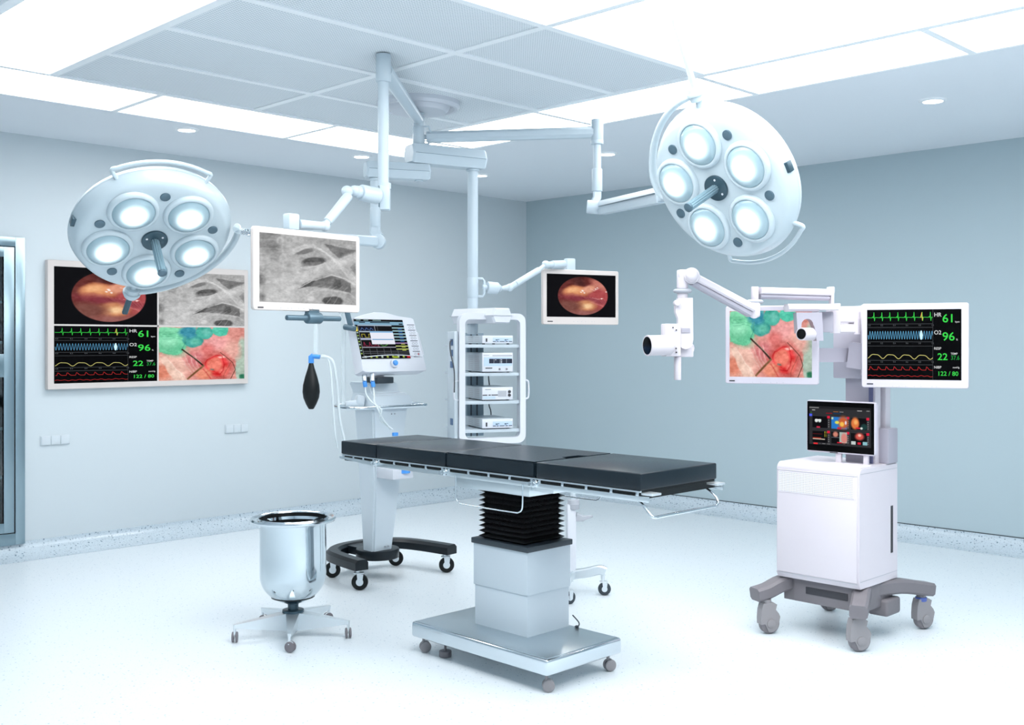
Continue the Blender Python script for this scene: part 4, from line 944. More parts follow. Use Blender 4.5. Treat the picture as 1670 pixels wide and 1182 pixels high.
# head
Mh = Matrix.Translation((4.14, 5.245, 1.482)) @ Matrix.Rotation(math.radians(-19), 4, 'X')
hd_M = Mh
head_e = MB()
hw, hh = .252, .178
prof = [(-hw+.02, hh-.01), (-hw+.10, hh+.012), (-.06, hh+.03), (.02, hh+.028), (hw-.13, hh+.006), (hw-.03, hh-.004), (hw-.014, hh-.012), (hw+.004, -hh+.02), (hw+.002, -hh), (hw-.02, -hh-.006), (-hw+.02, -hh-.006), (-hw, -hh+.004), (-hw+.002, -hh+.02)]
A_ = [Mh @ Vector((x, -.025, z)) for x, z in prof]; B_ = [Mh @ Vector((x*.99, .05, z*.985)) for x, z in prof]; Cc = [Mh @ Vector((x*.985, -.032, z*.985)) for x, z in prof]
head_e.loft([Cc, A_, B_]); hdo = head_e.build('monitor_head', ventm, vt)
def on_head(name, m, u0, u1, v0, v1, y0=-.036, y1=-.03, r=.002):
    mb = MB(); 
    mb.b2(-hw+u0*2*hw, -hw+u1*2*hw, y0, y1, hh-v1*2*hh, hh-v0*2*hh); bmesh.ops.transform(mb.bm, matrix=Mh, verts=mb.bm.verts)
    return mb.build(name, m, hdo)
sc_ = picture('vent', vt, 0, 0, 1, 1, 0)
sc_.parent = hdo; scM = Mh @ Matrix.Translation((-hw+.4*2*hw, -.0345, hh-.42*2*hh)) @ Matrix.Diagonal((.76*2*hw, 1, .72*2*hh, 1))
sc_.matrix_basis = XF[hdo.name].inverted() @ scM; XF[sc_.name] = scM
for k in range(7):
    mb = MB(); z = hh-(.15+.1*k)*2*hh; mb.b2(-hw+.84*2*hw, -hw+.955*2*hw, -.0335, -.031, z-.0018, z+.0018)
    bmesh.ops.transform(mb.bm, matrix=Mh, verts=mb.bm.verts); mb.build('key_line', dgrey, hdo)
mb = MB()
for k in range(6):
    z = hh-(.2+.1*k)*2*hh
    for u in (.875, .925):
        c = Mh @ Vector((-hw+u*2*hw, -.032, z)); mb.tube([c + Mh.to_3x3() @ Vector((math.cos(a)*.008, -.001, math.sin(a)*.008)) for a in [i*math.pi/6 for i in range(12)]], .0012, 6, closed=True)
mb.build('key_rings', lgrey, hdo)
on_head('key', red, .915, .93, .69, .71, -.034, -.031); on_head('alarm_tab', yellow, .012, .05, .2, .28, -.0355, -.03)
c0 = Mh @ Vector((-.005, -.03, -hh+.045)); c1 = Mh @ Vector((-.005, -.05, -hh+.045)); c2 = Mh @ Vector((-.005, -.062, -hh+.045))
MB().cyl(c0, c1, .027, bev=.004).build('dial_ring', ventm, hdo); MB().cyl(c0, c2, .017, bev=.004).build('dial', bluepl, hdo)
mb = MB(); mb.tube([Mh @ Vector(p) for p in ((hw-.03, .01, .085), (hw+.02, .01, .085), (hw+.028, .01, .07), (hw+.036, .01, -.05), (hw+.03, .01, -.065), (hw-.01, .01, -.065))], .005, 10, res=3)
mb.build('side_handle', ventm, hdo)
# front rolled lip below the screen
mb = MB(); mb.sweep([Mh @ Vector((x, -.034, -hh+.088+.014*math.cos(x*6.5))) for x in [(-.235+.47*i/20) for i in range(21)]], [(math.cos(a)*.004, math.sin(a)*.003) for a in [i*math.pi/4 for i in range(8)]]); mb.build('front_lip', ventm, hdo)
# ports with blue connectors and hoses
for px_ in (594, 607):
    p0, p1, p2, p3 = at(px_, 610, 6.46), at(px_+.5, 622, 6.44), at(px_+1.5, 625, 6.44), at(px_+2, 631, 6.44)
    MB().cyl(p0, p1, .014, bev=.002).build('port', satin, vt); MB().cyl(p1, p3, .013, bev=.002).build('connector', bluepl, vt)
    dd = 0 if px_ == 594 else 1
    mb = MB(); mb.tube([p3, at(px_+3, 642, 6.42), at(px_+4+8*(1-dd), 655, 6.4), at(px_+12+(16 if not dd else -2), 668, 6.38), at(px_+26-8*dd, 684, 6.42), at(640-dd*3, 700, 6.5)], .005, 10, res=5); mb.build('hose', hose, vt)
MB().box(at(644.5, 708, 6.5), (.036, .02, .022), bev=.004).build('connector', bluepl, vt)
# left outlet and support tube
mb = MB(); mb.cyl(at(592, 657, 6.62), at(562, 659, 6.55), .022, .018, bev=.003); mb.cyl(at(592, 655, 6.62), at(580, 652, 6.6), .035, bev=.006); mb.build('side_outlet', vent, vt)
mb = MB(); mb.tube([at(561, 660, 6.55), at(560, 640, 6.55), at(560, 520, 6.5), at(556, 508, 6.45), at(545, 504, 6.4), at(525, 504, 6.35), at(516, 508, 6.33), at(515, 520, 6.32), at(515, 576, 6.32)], .0145, 12, res=4); mb.build('support_tube', tubec, vt)
mb = MB(); mb.sweep([at(566, 508, 6.42), at(570, 524, 6.42), at(573, 534, 6.42)], csec(.028, .03, .005)); mb.cyl(at(562, 533, 6.42), at(579, 536, 6.38), .018, bev=.003); mb.build('clamp', bluegrey, vt)
mb = MB(); mb.tube([at(507.5, 592, 6.3), at(507.5, 582, 6.3), at(511, 580, 6.3)], .017, 12); mb.cyl(at(510, 581, 6.3), at(522, 582, 6.3), .013, bev=.002); mb.build('elbow_connector', bluepl, vt)
bz_ = at(507.5, 592, 6.3); L = (667-592)*6.3/FPX
pf = [(.013, 0), (.02, -.03), (.036, -.08), (.048, -.13), (.051, -.17), (.046, -.205), (.032, -.24), (.018, -.266), (.013, -.272), (0, -.272)]
MB().lathe([(r, z*L/.272) for r, z in pf], bz_, 40).build('breathing_bag', black, vt, ang=70)
mb = MB()
mb.tube([at(524, 582, 6.3), at(536, 583, 6.3), at(544, 592, 6.3), at(549, 620, 6.32), at(554, 680, 6.36), at(563, 722, 6.4)], .0085, 10, res=6); mb.build('hose', hose, vt)
mb = MB(); mb.tube([at(524, 580, 6.3), at(533, 582, 6.3), at(539, 600, 6.3), at(542, 640, 6.3), at(546, 700, 6.33), at(551, 730, 6.4)], .006, 10, res=6); mb.build('hose', hose, vt)

# ------------------------------------------------------------------ shelf rack under the equipment pole
rk = thing('shelf_rack', 'tall white tubular shelf rack hanging from the thick ceiling pole behind the table', 'shelf rack', loc=RF(-.115, 6.45, .885), rz=math.radians(-25))
L_ = lambda x, y, z: XF[rk.name] @ Vector((x, y, z-.885))
def rbox(mb, x0, x1, y0, y1, z0, z1, bev=0): mb.b2(x0, x1, y0, y1, z0-.885, z1-.885, bev); return mb
mb = MB(); zc = (1.655-.885)/2
o1 = rrect(.424, .79, .05, cy=zc+.01); i1 = rrect(.352, .716, .03, cy=zc+.01)
P = lambda pts, y: [Vector((a, y, b)) for a, b in pts]
R = [mb.ring(P(o1, 0)), mb.ring(P(o1, .055)), mb.ring(P(i1, .055)), mb.ring(P(i1, 0))]; n = len(o1)
for a in range(4):
    p_, q_ = R[a], R[(a+1) % 4]
    for i in range(n): mb.bm.faces.new((p_[i], p_[(i+1) % n], q_[(i+1) % n], q_[i]))
mb.build('front_frame', ventm, rk, local=True)
for z in (1.487, 1.315, 1.145, .973):
    mb = MB(); rbox(mb, -.19, .19, .02, .38, z-.010, z, .001); rbox(mb, -.175, .175, .015, .024, z-.020, z, .001); mb.build('shelf', tray, rk, local=True)
mb = MB(); hexbeam(mb, L_(.052, -.045, 1.661), L_(-.105, .345, 1.661), .165, .092, 0); mb.build('top_bar', ventm, rk)
mb = MB(); seamline(mb, L_(.052, -.045, 1.661), L_(-.105, .345, 1.661), .165, -.004); mb.build('seam', lgrey, rk)
mb = MB(); rbox(mb, -.045, .07, .385, .45, .90, 1.56, .004); mb.build('spine', mat('spine_blue_grey', rgb(128, 148, 162), .4), rk, local=True)
mb = MB(); rbox(mb, -.02, -.012, .382, .386, .90, 1.56); rbox(mb, .02, .028, .382, .386, .90, 1.56); mb.build('spine_groove', cable, rk, local=True)
mb = MB(); mb.cyl((-.063, .21, 1.62-.885), (-.063, .21, 1.55-.885), .034, bev=.004); mb.build('lower_collar', tray, rk, local=True)
mb = MB(); rbox(mb, -.238, -.214, .02, .17, .90, 1.565, .004); mb.build('side_box', tray, rk, local=True)
mb = MB()
for z in (1.50, 1.435, 1.365, 1.02): rbox(mb, -.242, -.237, .05, .10, z-.02, z+.02, .002)
mb.build('socket_plate', bluedk, rk, local=True)
mb = MB(); mb.tube([(-.243, .06, 1.51-.885), (-.262, .03, 1.5-.885), (-.262, .02, 1.44-.885), (-.25, 0, 1.36-.885), (-.245, -.005, 1.30-.885), (-.245, 0, 1.2-.885)], .004, 8, res=5)
mb.tube([(.1, .384, 1.31-.885), (.105, .39, 1.26-.885), (.115, .4, 1.2-.885), (.11, .4, 1.1-.885), (.12, .39, 1.05-.885), (.125, .4, .93-.885)], .004, 8, res=4); mb.build('cable', cable, rk, local=True)
for s_ in (-1, 1):
    mb = MB(); x = .205*s_; mb.tube([(x, .025, 1.268-.885), (x+.022*s_, .025, 1.266-.885), (x+.034*s_, .025, 1.25-.885), (x+.034*s_, .025, 1.17-.885), (x+.022*s_, .025, 1.154-.885), (x, .025, 1.152-.885)], .006, 10, res=3); mb.build('handle', ventm, rk, local=True)
def device(label, z, h, kind, x0=-.067, x1=.130):
    w = x1-x0; O = L_((x0+x1)/2, .01, z)
    t = thing('medical_device', label, 'medical device', loc=O, rz=math.radians(-25), group='boxed devices on the shelf rack')
    MB().b2(-w/2, w/2, .004, .335, .006, h, .003).build('casing', tray, t, local=True)
    MB().b2(-w/2, w/2, -.006, .006, .006, h, .003).build('front_panel', ventm, t, local=True)
    mb = MB()
    for x in (-w/2+.02, w/2-.02):
        for y in (.03, .3): mb.cyl((x, y, 0), (x, y, .008), .009, seg=12)
    mb.build('foot', black, t, local=True)
    mb = MB()
    for k in range(max(2, int(h/.014))):
        zz = .018+k*.0115
        if zz < h-.008:
            for y0 in (.05, .18): mb.b2(-w/2-.0008, -w/2, y0, y0+.09, zz, zz+.003)
    mb.build('vent_slots', lgrey, t, local=True)
    F = lambda nm, m, a0, a1, b0, b1, dy=.0012: MB().b2(-w/2+a0*w, -w/2+a1*w, -.006-dy, -.005, .006+(h-.006)*(1-b1), .006+(h-.006)*(1-b0)).build(nm, m, t, local=True)
    def multi(nm, m, rects, dy=.0018):
        mb = MB()
        for a0, a1, b0, b1 in rects: mb.b2(-w/2+a0*w, -w/2+a1*w, -.006-dy, -.005, .006+(h-.006)*(1-b1), .006+(h-.006)*(1-b0))
        mb.build(nm, m, t, local=True)
    if kind == 'a':
        F('display_panel', panelb, .34, .97, .28, .82); multi('key_row', dslot, [(.34, .44, .72, .80), (.46, .53, .72, .80), (.56, .72, .72, .80), (.75, .83, .72, .80), (.86, .97, .72, .80), (.11, .16, .36, .8)])
        multi('key_row', bluegd, [(.43, .5, .5, .62), (.51, .55, .48, .56), (.72, .79, .5, .62), (.8, .84, .48, .56)])
    if kind == 'b':
        F('display_panel', panelb, .05, .97, .24, .70); multi('display', paneld, [(.22, .97, .32, .56)], .002); multi('display_marks', ventm, [(.37, .375, .32, .56), (.575, .58, .32, .56), (.78, .785, .32, .56), (.41, .45, .36, .39), (.6, .64, .36, .39), (.6, .64, .44, .47), (.6, .64, .51, .54)], .0026)
        multi('caption_strip', lgrey, [(.33, .97, .12, .18), (.04, .22, .12, .16)]); multi('name_plate', dslot, [(.1, .32, .78, .83)])
        mb = MB()
        for a in (.56, .79): mb.cyl((-w/2+a*w, -.010, h*.18), (-w/2+a*w, -.005, h*.18), .006, seg=14)
        mb.build('knob', mgrey, t, local=True)
    if kind == 'c':
        multi('key_row', dslot, [(.01, .16, .58, .65), (.2, .27, .58, .65), (.3, .5, .58, .65), (.09, .28, .15, .18)]); F('display_panel', panelb, .02, .42, .72, .92); F('display', lgrey, .51, .78, .28, .74, .002)
        mb = MB()
        for b in (.34, .6): mb.cyl((-w/2+.88*w, -.012, h*(1-b)), (-w/2+.88*w, -.005, h*(1-b)), .009, seg=16)
        mb.build('knob', dslot, t, local=True)
    return t
device('slim white device with blue key strip on the top shelf of the rack', 1.487, .054, 'a')
device('tall white device with dark display on the second shelf of the rack', 1.315, .122, 'b')
device('white device with two black knobs on the third shelf of the rack', 1.145, .082, 'c')
device('slim white device with blue key strip on the lowest shelf of the rack', .973, .062, 'a')

# ------------------------------------------------------------------ instrument stand behind the table
ip = at(931, 930, 6.35); ist = thing('wheeled_stand', 'slim white column stand on wheeled feet seen under the right half of the table', 'stand', loc=(ip.x, ip.y, 0))
ib = Vector((ip.x, ip.y, 0)); V = lambda z: ib+Vector((0, 0, z))
MB().box(V(.33), (.055, .055, .42), rz=-.6, bev=.01).build('column', ventm, ist)
mb = MB(); mb.cyl(V(.5)+RF(.015, 0, 0), V(.80)+RF(.015, 0, 0), .017); mb.build('inner_pole', satin, ist)
mb = MB(); mb.cyl(V(.565)+RF(.015, 0, 0), V(.505)+RF(.015, 0, 0), .036, bev=.006); mb.cyl(V(.54)+RF(.015, 0, 0), V(.532)+RF(.015, 0, 0), .038, bev=.002); mb.build('collar', lgrey, ist)
mb = MB(); mb.sweep([V(.46)+RF(.03, 0, 0), V(.45)+RF(.07, 0, 0), V(.465)+RF(.13, 0, 0)], lambda t: csec(.03*(1-t)+.01, .04*(1-t)+.012, .003)); mb.build('clamp_knob', lgrey, ist)
MB().cyl(V(.79)+RF(.015, 0, 0), V(.805)+RF(.015, 0, 0), .022, bev=.003).build('pole_cap', lgrey, ist)
for i, (px_, py_, F_, a) in enumerate(((983, 968, 6.32, -.8), (926, 985, 6.10, -.2), (900, 950, 6.7, 1.5))):
    e = at(px_, py_, F_); e.z = 0
    mb = MB(); dr = (e-ib).normalized(); mb.sweep([V(.115)+dr*.0, V(.13)+dr*(e-ib).length*.5, V(.15)+dr*(e-ib).length*.88, V(.14)+dr*((e-ib).length+.015)], lambda t: csec(.05-.01*t, .055, .008), res=3); mb.build('foot', satin, ist)
    caster(ist, e.x, e.y, .13, .038, .026, a, satin, dgrey, satin, .01, 'fork')

# ------------------------------------------------------------------ wall sockets and supply cabinet
def sockets(x, label):
    t = thing('wall_socket', label, 'socket', loc=(x, RY, .80), group='triple wall sockets')
    MB().b2(x-.105, x+.105, RY-.008, RY, .765, .835, .003).build('back_plate', wall_m, t)
    for k in (-1, 0, 1): MB().b2(x+k*.068-.031, x+k*.068+.031, RY-.014, RY-.006, .769, .831, .003).build('socket', socket, t)
    return t
sockets(3.08, 'white triple wall socket below the left half of the wall screen'); sockets(4.54, 'white triple wall socket nearer the ventilator, below the screen\'s right edge')
sc = thing('supply_cabinet', 'stainless steel framed glass supply cabinet built in at the left picture edge', 'cabinet', loc=((CABX0+CABX1)/2, RY, CABZ0))
def ringbox(mb, x0, x1, z0, z1, w, y0, y1, wb=None):
    wb = wb or w
    mb.b2(x0, x0+w, y0, y1, z0, z1, .002); mb.b2(x1-w, x1, y0, y1, z0, z1, .002); mb.b2(x0+w, x1-w, y0, y1, z0, z0+wb, .002); mb.b2(x0+w, x1-w, y0, y1, z1-w, z1, .002)
mb = MB(); ringbox(mb, CABX0, CABX1, CABZ0, CABZ1, .065, RY-.035, RY+.02, .08); mb.build('frame', steelc, sc)
mb = MB(); ringbox(mb, CABX0+.064, CABX1-.064, CABZ0+.079, CABZ1-.064, .006, RY-.02, RY); mb.build('door_gap', dslot, sc)
mb = MB(); X0, X1, Z0, Z1 = CABX0+.07, CABX1-.07, CABZ0+.085, CABZ1-.07; zm = 1.5-38*7.4/FPX
ringbox(mb, X0, X1, Z0, Z1, .07, RY-.028, RY); mb.b2(X0+.07, X1-.07, RY-.028, RY, zm-.08, zm+.08, .002)
mb.build('door', steelc, sc)
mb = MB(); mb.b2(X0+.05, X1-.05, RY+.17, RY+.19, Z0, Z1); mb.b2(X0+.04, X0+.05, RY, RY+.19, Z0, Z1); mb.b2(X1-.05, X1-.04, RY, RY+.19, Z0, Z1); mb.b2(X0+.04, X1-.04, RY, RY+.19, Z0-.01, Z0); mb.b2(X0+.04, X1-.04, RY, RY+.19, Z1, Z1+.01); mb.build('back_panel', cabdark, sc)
for z in (.56, .90, 1.5, 1.78): MB().b2(X0+.05, X1-.05, RY+.02, RY+.17, z-.008, z+.008).build('shelf', cabitem, sc)
for z0, z1 in ((Z0+.07, zm-.08), (zm+.08, Z1-.07)): MB().b2(X0+.07, X1-.07, RY-.016, RY-.010, z0, z1).build('glass_pane', glass, sc)

# ------------------------------------------------------------------ imaging cart on the right
ct = thing('equipment_cart', 'white equipment cart with grey wheeled base, mast and perforated front grille', 'cart', loc=(5.08, 2.70, 0))
cx0, cx1, cy0, cy1, cz0, cz1 = 4.876, 5.287, 2.478, 2.935, .289, .883
mb = MB(); sec = []
r = .03
prof = [(cx0+.012, cz0)] + [(cx0, cz0+.02)] + [(cx0, cz1-r)] + [(cx0+r-r*math.cos(a), cz1-r+r*math.sin(a)) for a in [math.pi/2*k/6 for k in range(1, 7)]] + [(cx1, cz1), (cx1, cz0)]
mb.loft([[Vector((x, y, z)) for x, z in prof] for y in (cy0+.005, cy1-.005)])
mb.build('cabinet_body', cartw, ct)
for y0, y1 in ((cy0, cy0+.012), (cy1-.012, cy1)):
    mb = MB(); prof2 = [(cx0+.014, cz0+.0)] + [(cx0+.002, cz0+.02), (cx0+.002, cz1-r-.006)] + [(cx0+.002+r-r*math.cos(a), cz1-r-.006+r*math.sin(a)) for a in [math.pi/2*k/6 for k in range(1, 7)]] + [(cx1, cz1-.006), (cx1, cz0)]
    mb.loft([[Vector((x, y, z)) for x, z in prof2] for y in (y0, y1)]); mb.build('side_panel', cartw, ct)
mb = MB(); mb.b2(cx0-.006, cx0+.01, cy0+.012, cy1-.008, cz0+.03, cz1-.038, .003); mb.build('front_door', cartw, ct)
MB().b2(cx0-.008, cx0-.004, cy0+.028, cy1-.018, cz1-.150, cz1-.048).build('speaker_grille', grille_m, ct)
mb = MB(); mb.b2(cx0-.0075, cx0-.005, cy0+.024, cy1-.014, cz1-.154, cz1-.044); mb.build('grille_border', cartw, ct)
MB().b2(5.212, 5.235, cy0-.002, cy0+.004, .425, .665).build('side_slot', dslot, ct)
for z in (cz1-.040, cz0+.026):
    MB().b2(cx0-.0072, cx0-.005, cy0+.006, cy1-.003, z-.0011, z+.0011).build('door_seam', lgrey, ct)
    MB().b2(cx0+.012, cx1-.004, cy0-.0008, cy0+.001, z+.010-.001, z+.010+.001).build('panel_seam', lgrey, ct)
mb = MB(); mb.b2(4.93, 5.25, 2.485, 2.925, .165, .289, .004); mb.build('chassis', mgrey, ct)
mb = MB(); mb.b2(4.918, 4.935, 2.52, 2.86, .168, .285, .003); dr_ = mb.build('drawer', mgrey, ct)
MB().b2(4.914, 4.919, 2.56, 2.79, .215, .250, .001).build('drawer_slot', dslot, ct)
def leg(x0, y0, x1, y1, name='leg'):
    mb = MB(); d = Vector((x1-x0, y1-y0, 0)); n = d.normalized()
    mb.sweep([(x0, y0, .252), (x0+d.x*.5, y0+d.y*.5, .246), (x1-n.x*.03, y1-n.y*.03, .216), (x1+n.x*.045, y1+n.y*.045, .203)], lambda t: csec(.085, .075-.008*t, .012), res=4)
    mb.build(name, mgrey, ct)
wh = [(4.81, 2.955, 1.0), (4.84, 2.475, 2.3), (5.46, 2.43, -1.9), (5.46, 2.97, .6)]
leg(5.02, 2.88, 4.80, 2.975); leg(5.02, 2.53, 4.83, 2.455); leg(5.10, 2.53, 5.475, 2.425); leg(5.10, 2.88, 5.475, 2.98)
for i, (x, y, a) in enumerate(wh): caster(ct, x, y, .178, .054, .036, [-.55, -.62, -.5, -.8][i], wgrey, mgrey, wgrey, .014, 'hood')
MB().cyl((5.46, 2.43, .146), (5.46, 2.43, .168), .030, bev=.004).build('caster_collar', mat('collar_blue', rgb(84, 104, 178), .4), ct)
MB().b2(5.12, 5.27, 2.45, 2.56, .115, .20, .015, 3).build('cable_box', mgrey, ct)
# mast
MX0, MX1, MY0, MY1 = 5.12, 5.276, 2.52, 2.68
mb = MB(); mb.b2(MX0, MX1, MY0+.02, MY1, cz1-.002, 1.665, .006); mb.build('mast', cartside, ct)
mb = MB(); mb.b2(MX0+.01, MX0+.07, MY0, MY0+.022, cz1, 1.66, .003); mb.b2(MX0+.10, MX1, MY0-.012, MY0+.022, 1.02, 1.66, .004); mb.build('mast_rail', cartw, ct)
MB().b2(MX0-.002, MX0+.012, MY0+.012, MY0+.030, cz1, 1.66).build('mast_groove', mat('groove_blue_grey', rgb(96, 100, 136), .4), ct)
mb = MB(); mb.b2(MX0+.05, MX1, MY0-.05, MY0+.02, cz1, 1.06, .004); mb.build('mast_foot', cartside, ct)
mb = MB(); mb.b2(MX0-.045, MX1-.02, MY0+.04, MY1+.045, 1.315, 1.56, .006); mb.build('mast_sleeve', cartside, ct)
mb = MB(); mb.b2(MX0-.05, MX1-.01, MY0-.03, MY0+.05, 1.33, 1.69, .006); mb.b2(MX0-.03, MX1-.02, MY0+.02, MY1+.03, 1.56, 1.685, .008); mb.build('mast_bracket', cartw, ct)
# touch screen on the cart top
tsA, tsB = Vector((5.018, 2.845)), Vector((5.025, 2.47))
ts, tw, th_ = monitor('touch_screen', 'black fronted touch screen with picture tiles standing on the white cart', 'touch screen', tsA, tsB, .932, 1.200, .035, (.018, .02, .03, .04), bezelc, 'touch', r=.016, front=None)
ts_front = MB().b2(-tw/2+.006, tw/2-.005, -.0012, .0032, .007, th_-.006, .001)
ts_front.build('front_glass', screenk, ts, local=True)
for o in [o for o in bpy.data.objects if o.parent == ts and o.name.startswith('screen') and not o.name.startswith('screen_panel')]: o.location.y = -.0022
mb = MB(); mb.b2(-.03, .0, .010, .028, -.05, .01, .002); mb.b2(.12, .145, .010, .028, -.05, .01, .002); mb.b2(-.06, .16, .005, .06, -.052, -.046, .002); mb.build('stand', cartw, ts, local=True)
MB().b2(-.055, -.012, -.001, .002, .001, .0055).build('name_plate', dslot, ts, local=True)
# two monitors of the cart
lm, lw, lh = monitor('cart_monitor', 'white framed monitor on the cart showing gloved hand and surgery', 'monitor', at(1182.7, 500, 5.36), at(1334.5, 500, 5.16), 1.5-67*5.36/FPX, 1.5+58.5*5.36/FPX, .03, (.022, .03, .024, .034), bezelc, 'surgery', r=.012)
tagplate(lm, -lw/2+.035, .014, .028)
rm, rw, rh = monitor('cart_monitor', 'white framed monitor on the cart mast showing green and blue vital sign curves', 'monitor', at(1405, 500, 5.3), at(1580.5, 500, 5.12), 1.5-73.5*5.3/FPX, 1.5+62.5*5.3/FPX, .03, (.026, .034, .03, .040), bezelc, 'vitals', r=.013)
tagplate(rm, -rw/2+.04, .018, .030); buttons(rm, [-.1, -.07, -.04, 0, .03, .08, .1], .008, lgrey); buttons(lm, [-.09, -.05, 0, .03, .06], .008, lgrey)
mb = MB(); p0, p1 = at(1330, 579, 5.24), at(1382, 579, 5.42)
mb.sweep([p0, p1], rectsec(.012, .07), up=(0, 0, 1)); mb.sweep([at(1385, 578, 5.4), at(1412, 582, 5.34)], rectsec(.03, .13)); mb.build('monitor_bracket', cartside, ct)
mb = MB(); mb.sweep([at(1352, 516, 5.3), at(1398, 516, 5.36)], csec(.05, .062, .006)); mb.sweep([at(1362, 536, 5.3), at(1397, 536, 5.36)], csec(.06, .042, .006)); mb.cyl(at(1390, 528, 5.36), at(1390, 523, 5.36), .02); mb.sweep([at(1398, 520, 5.33), at(1398, 545, 5.33)], rectsec(.02, .03), up=(1, 0, 0)); mb.build('clamp', cartw, ct)

# ------------------------------------------------------------------ camera arm on the cart
ca = thing('camera_arm', 'white jointed surgical camera arm reaching left from the cart mast', 'camera arm', loc=at(1350, 500, 5.2))
hdF = 5.0
def on(name, m, f, ang=38):
    mb = MB(); f(mb); return mb.build(name, m, ca, ang=ang)
U = lambda R_, F_, z_: RF(R_, F_, z_)                                       # offsets
def armtop(mb):
    a, b = at(1238, 474, 5.06), at(1351, 477, 5.18); mb.sweep([a, b], csec(.05, .032, .006))
def armlow(mb):
    a, b = at(1238, 483, 5.06), at(1350, 486, 5.18); mb.sweep([a, b], csec(.04, .026, .01))
on('upper_arm', cartw, armtop); on('upper_arm_trim', cartside, armlow)
on('post', cartw, lambda mb: (mb.cyl(at(1231, 467.5, 5.05), at(1231, 489, 5.05), .018, bev=.003), mb.box(at(1354.5, 473, 5.18), (.03, .04, .03), rz=-.78, bev=.004), mb.box(at(1356, 484, 5.18), (.016, .04, .09), rz=-.78, bev=.004)))
on('joint_ring', lgrey, lambda mb: mb.lathe([(.0, .010), (.03, .010), (.038, .006), (.041, 0), (.038, -.006), (.03, -.010), (0, -.010)], at(1231, 492, 5.05)), 70)
def jointL(mb):
    c = at(1231, 508, 5.03); mb.box(c+Vector((0, 0, .008)), (.045, .045, .07), rz=-.78, bev=.01)
    mb.cyl(c+RF(-.012, -.04, -.008), c+RF(0, .02, -.005), .026, bev=.006)
on('elbow', cartw, jointL)
def link(mb):
    a, b = at(1228, 503, 5.0), at(1130, 451, 4.86); mb.sweep([a, b], csec(.045, .034, .007))
def link2(mb):
    a, b = at(1222, 512, 5.0), at(1128, 461, 4.86); mb.sweep([a, b], lambda t: csec(.038, .030-.008*t, .007))
on('forearm', cartw, link); on('forearm_trim', cartside, link2)
def headj(mb):
    c = at(1127, 450, 4.85); mb.cyl(c+RF(0, -.03, 0), c+RF(0, .03, 0), .037, bev=.008)
    mb.sph(c+RF(-.002, -.03, 0), .03, (1, 1, 1.0))
    p = at(1113, 450, 4.86); mb.cyl(at(1113, 440, 4.86), at(1113, 471, 4.86), .026, bev=.006); mb.box(at(1114, 447, 4.86), (.05, .05, .04), rz=-.78, bev=.01)
on('wrist', cartw, headj)
on('wrist_ring', lgrey, lambda mb: mb.lathe([(.0, .010), (.032, .010), (.040, .006), (.043, 0), (.040, -.006), (.032, -.010), (0, -.010)], at(1113, 474.5, 4.86)), 70)
def neck(mb):
    mb.cyl(at(1113, 478, 4.86), at(1113, 486, 4.86), .024, bev=.003)
    c = at(1103.5, 494, 4.84); mb.cyl(c+RF(0, -.03, 0), c+RF(0, .02, 0), .014, bev=.003)
    c0 = at(1116.5, 527, 4.86); hw_, hz_ = .033, .115
    pts = [(-hw_, hz_), (hw_, hz_), (hw_+.002, -hz_+.04)] + [(math.cos(a)*hw_, -hz_+.03+math.sin(a)*hw_) for a in [-math.pi*k/8 for k in range(9)]] + [(-hw_-.002, -hz_+.04), (-hw_, .02), (-hw_-.012, .05), (-hw_-.012, .08)]
    mb.loft([[c0+RF(x, f, z) for x, z in pts] for f in (-.028, .024)])
on('camera_support', cartw, neck)
def cambox(mb):
    mb.box(at(1094, 554.5, 4.84), (.075, .06, .148), rz=-.78+.25, bev=.005)
    c = at(1121, 568, 4.89); mb.box(at(1113, 574, 4.90), (.09, .07, .045), rz=-.78, bev=.005); mb.cyl(c+RF(0, -.02, 0), c+RF(0, .04, 0), .03, bev=.006)
on('camera_body', cartw, cambox)
dL = RF(-.93, -.36, -.02)
lc = at(1056, 563.5, 4.78)
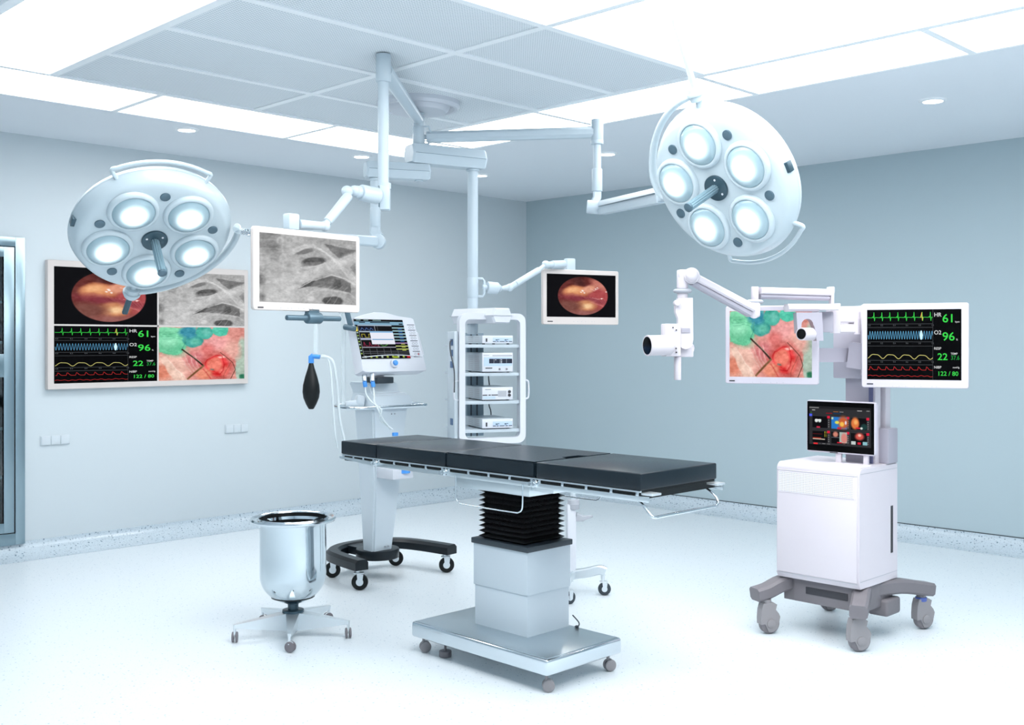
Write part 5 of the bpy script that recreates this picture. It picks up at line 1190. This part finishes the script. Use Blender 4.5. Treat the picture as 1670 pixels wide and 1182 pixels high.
on('camera_barrel', cartw, lambda mb: (mb.cyl(lc, lc-dL*.11, .046, seg=40), mb.lathe([(.041, -.002), (.047, -.001), (.0475, .002), (.046, .006)], lc, 40, M=(-dL).to_track_quat('Z', 'Y').to_matrix())), 60)
on('camera_lens', lens_bl, lambda mb: mb.cyl(lc+dL*.001, lc+dL*.0025, .040, seg=40))
on('rod', cartw, lambda mb: mb.cyl(at(1105, 582, 4.86), at(1105, 619.5, 4.86), .0165, bev=.002))
def screws(mb):
    for px_, py_ in ((1097.5, 534), (1103, 538), (1097, 572), (1102.5, 568), (1103, 574.5)):
        c = at(px_, py_, 4.80); mb.cyl(c, c+RF(.004, .02, 0), .0035, seg=10)
on('screw_heads', dslot, screws)
on('name_plate', cartside, lambda mb: mb.box(at(1118.5, 538.5, 4.828), (.038, .004, .018), rz=-.78))
def bar2(mb):
    mb.sweep([at(1282, 502, 5.08), at(1332, 502, 5.1)], csec(.07, .036, .012)); mb.sweep([at(1330, 501, 5.12), at(1362, 501, 5.16)], csec(.06, .030, .004))
on('lower_bar', cartw, bar2)
on('side_plate', cartw, lambda mb: (mb.box(at(1362, 519, 5.2), (.012, .05, .145), rz=-.78+1.2, bev=.003),))
on('bracket_plate', cartside, lambda mb: mb.box(at(1347, 525, 5.2), (.06, .05, .1), rz=-.78, bev=.004))
def arch(mb):
    c = at(1316, 533, 5.06); w = .058; out = []; inn = []
    O = [(-w, .068), (w+.005, .068), (w+.012, -.066), (w-.02, -.066)] + [(w-.02-.012*k-(.0), -.066+.0) for k in ()] 
    O += [(.028-.0, .0)] + [(math.cos(a)*.028-.006, math.sin(a)*.028+.01) for a in [math.pi*k/8 for k in range(0, 9)]] + [(-.036, -.03), (-w+.006, -.03)]
    mb.loft([[c+RF(x, f, z) for x, z in O] for f in (-.03, .03)])
on('arch_bracket', cartside, arch)
d2 = RF(-.75, -.66, 0).normalized(); l2 = at(1307, 544.5, 5.0)
on('camera_barrel', cartw, lambda mb: (mb.cyl(l2, l2-d2*.09, .030, seg=36),), 60)
on('camera_lens', lens_bl, lambda mb: mb.cyl(l2+d2*.001, l2+d2*.0025, .0245, seg=36))
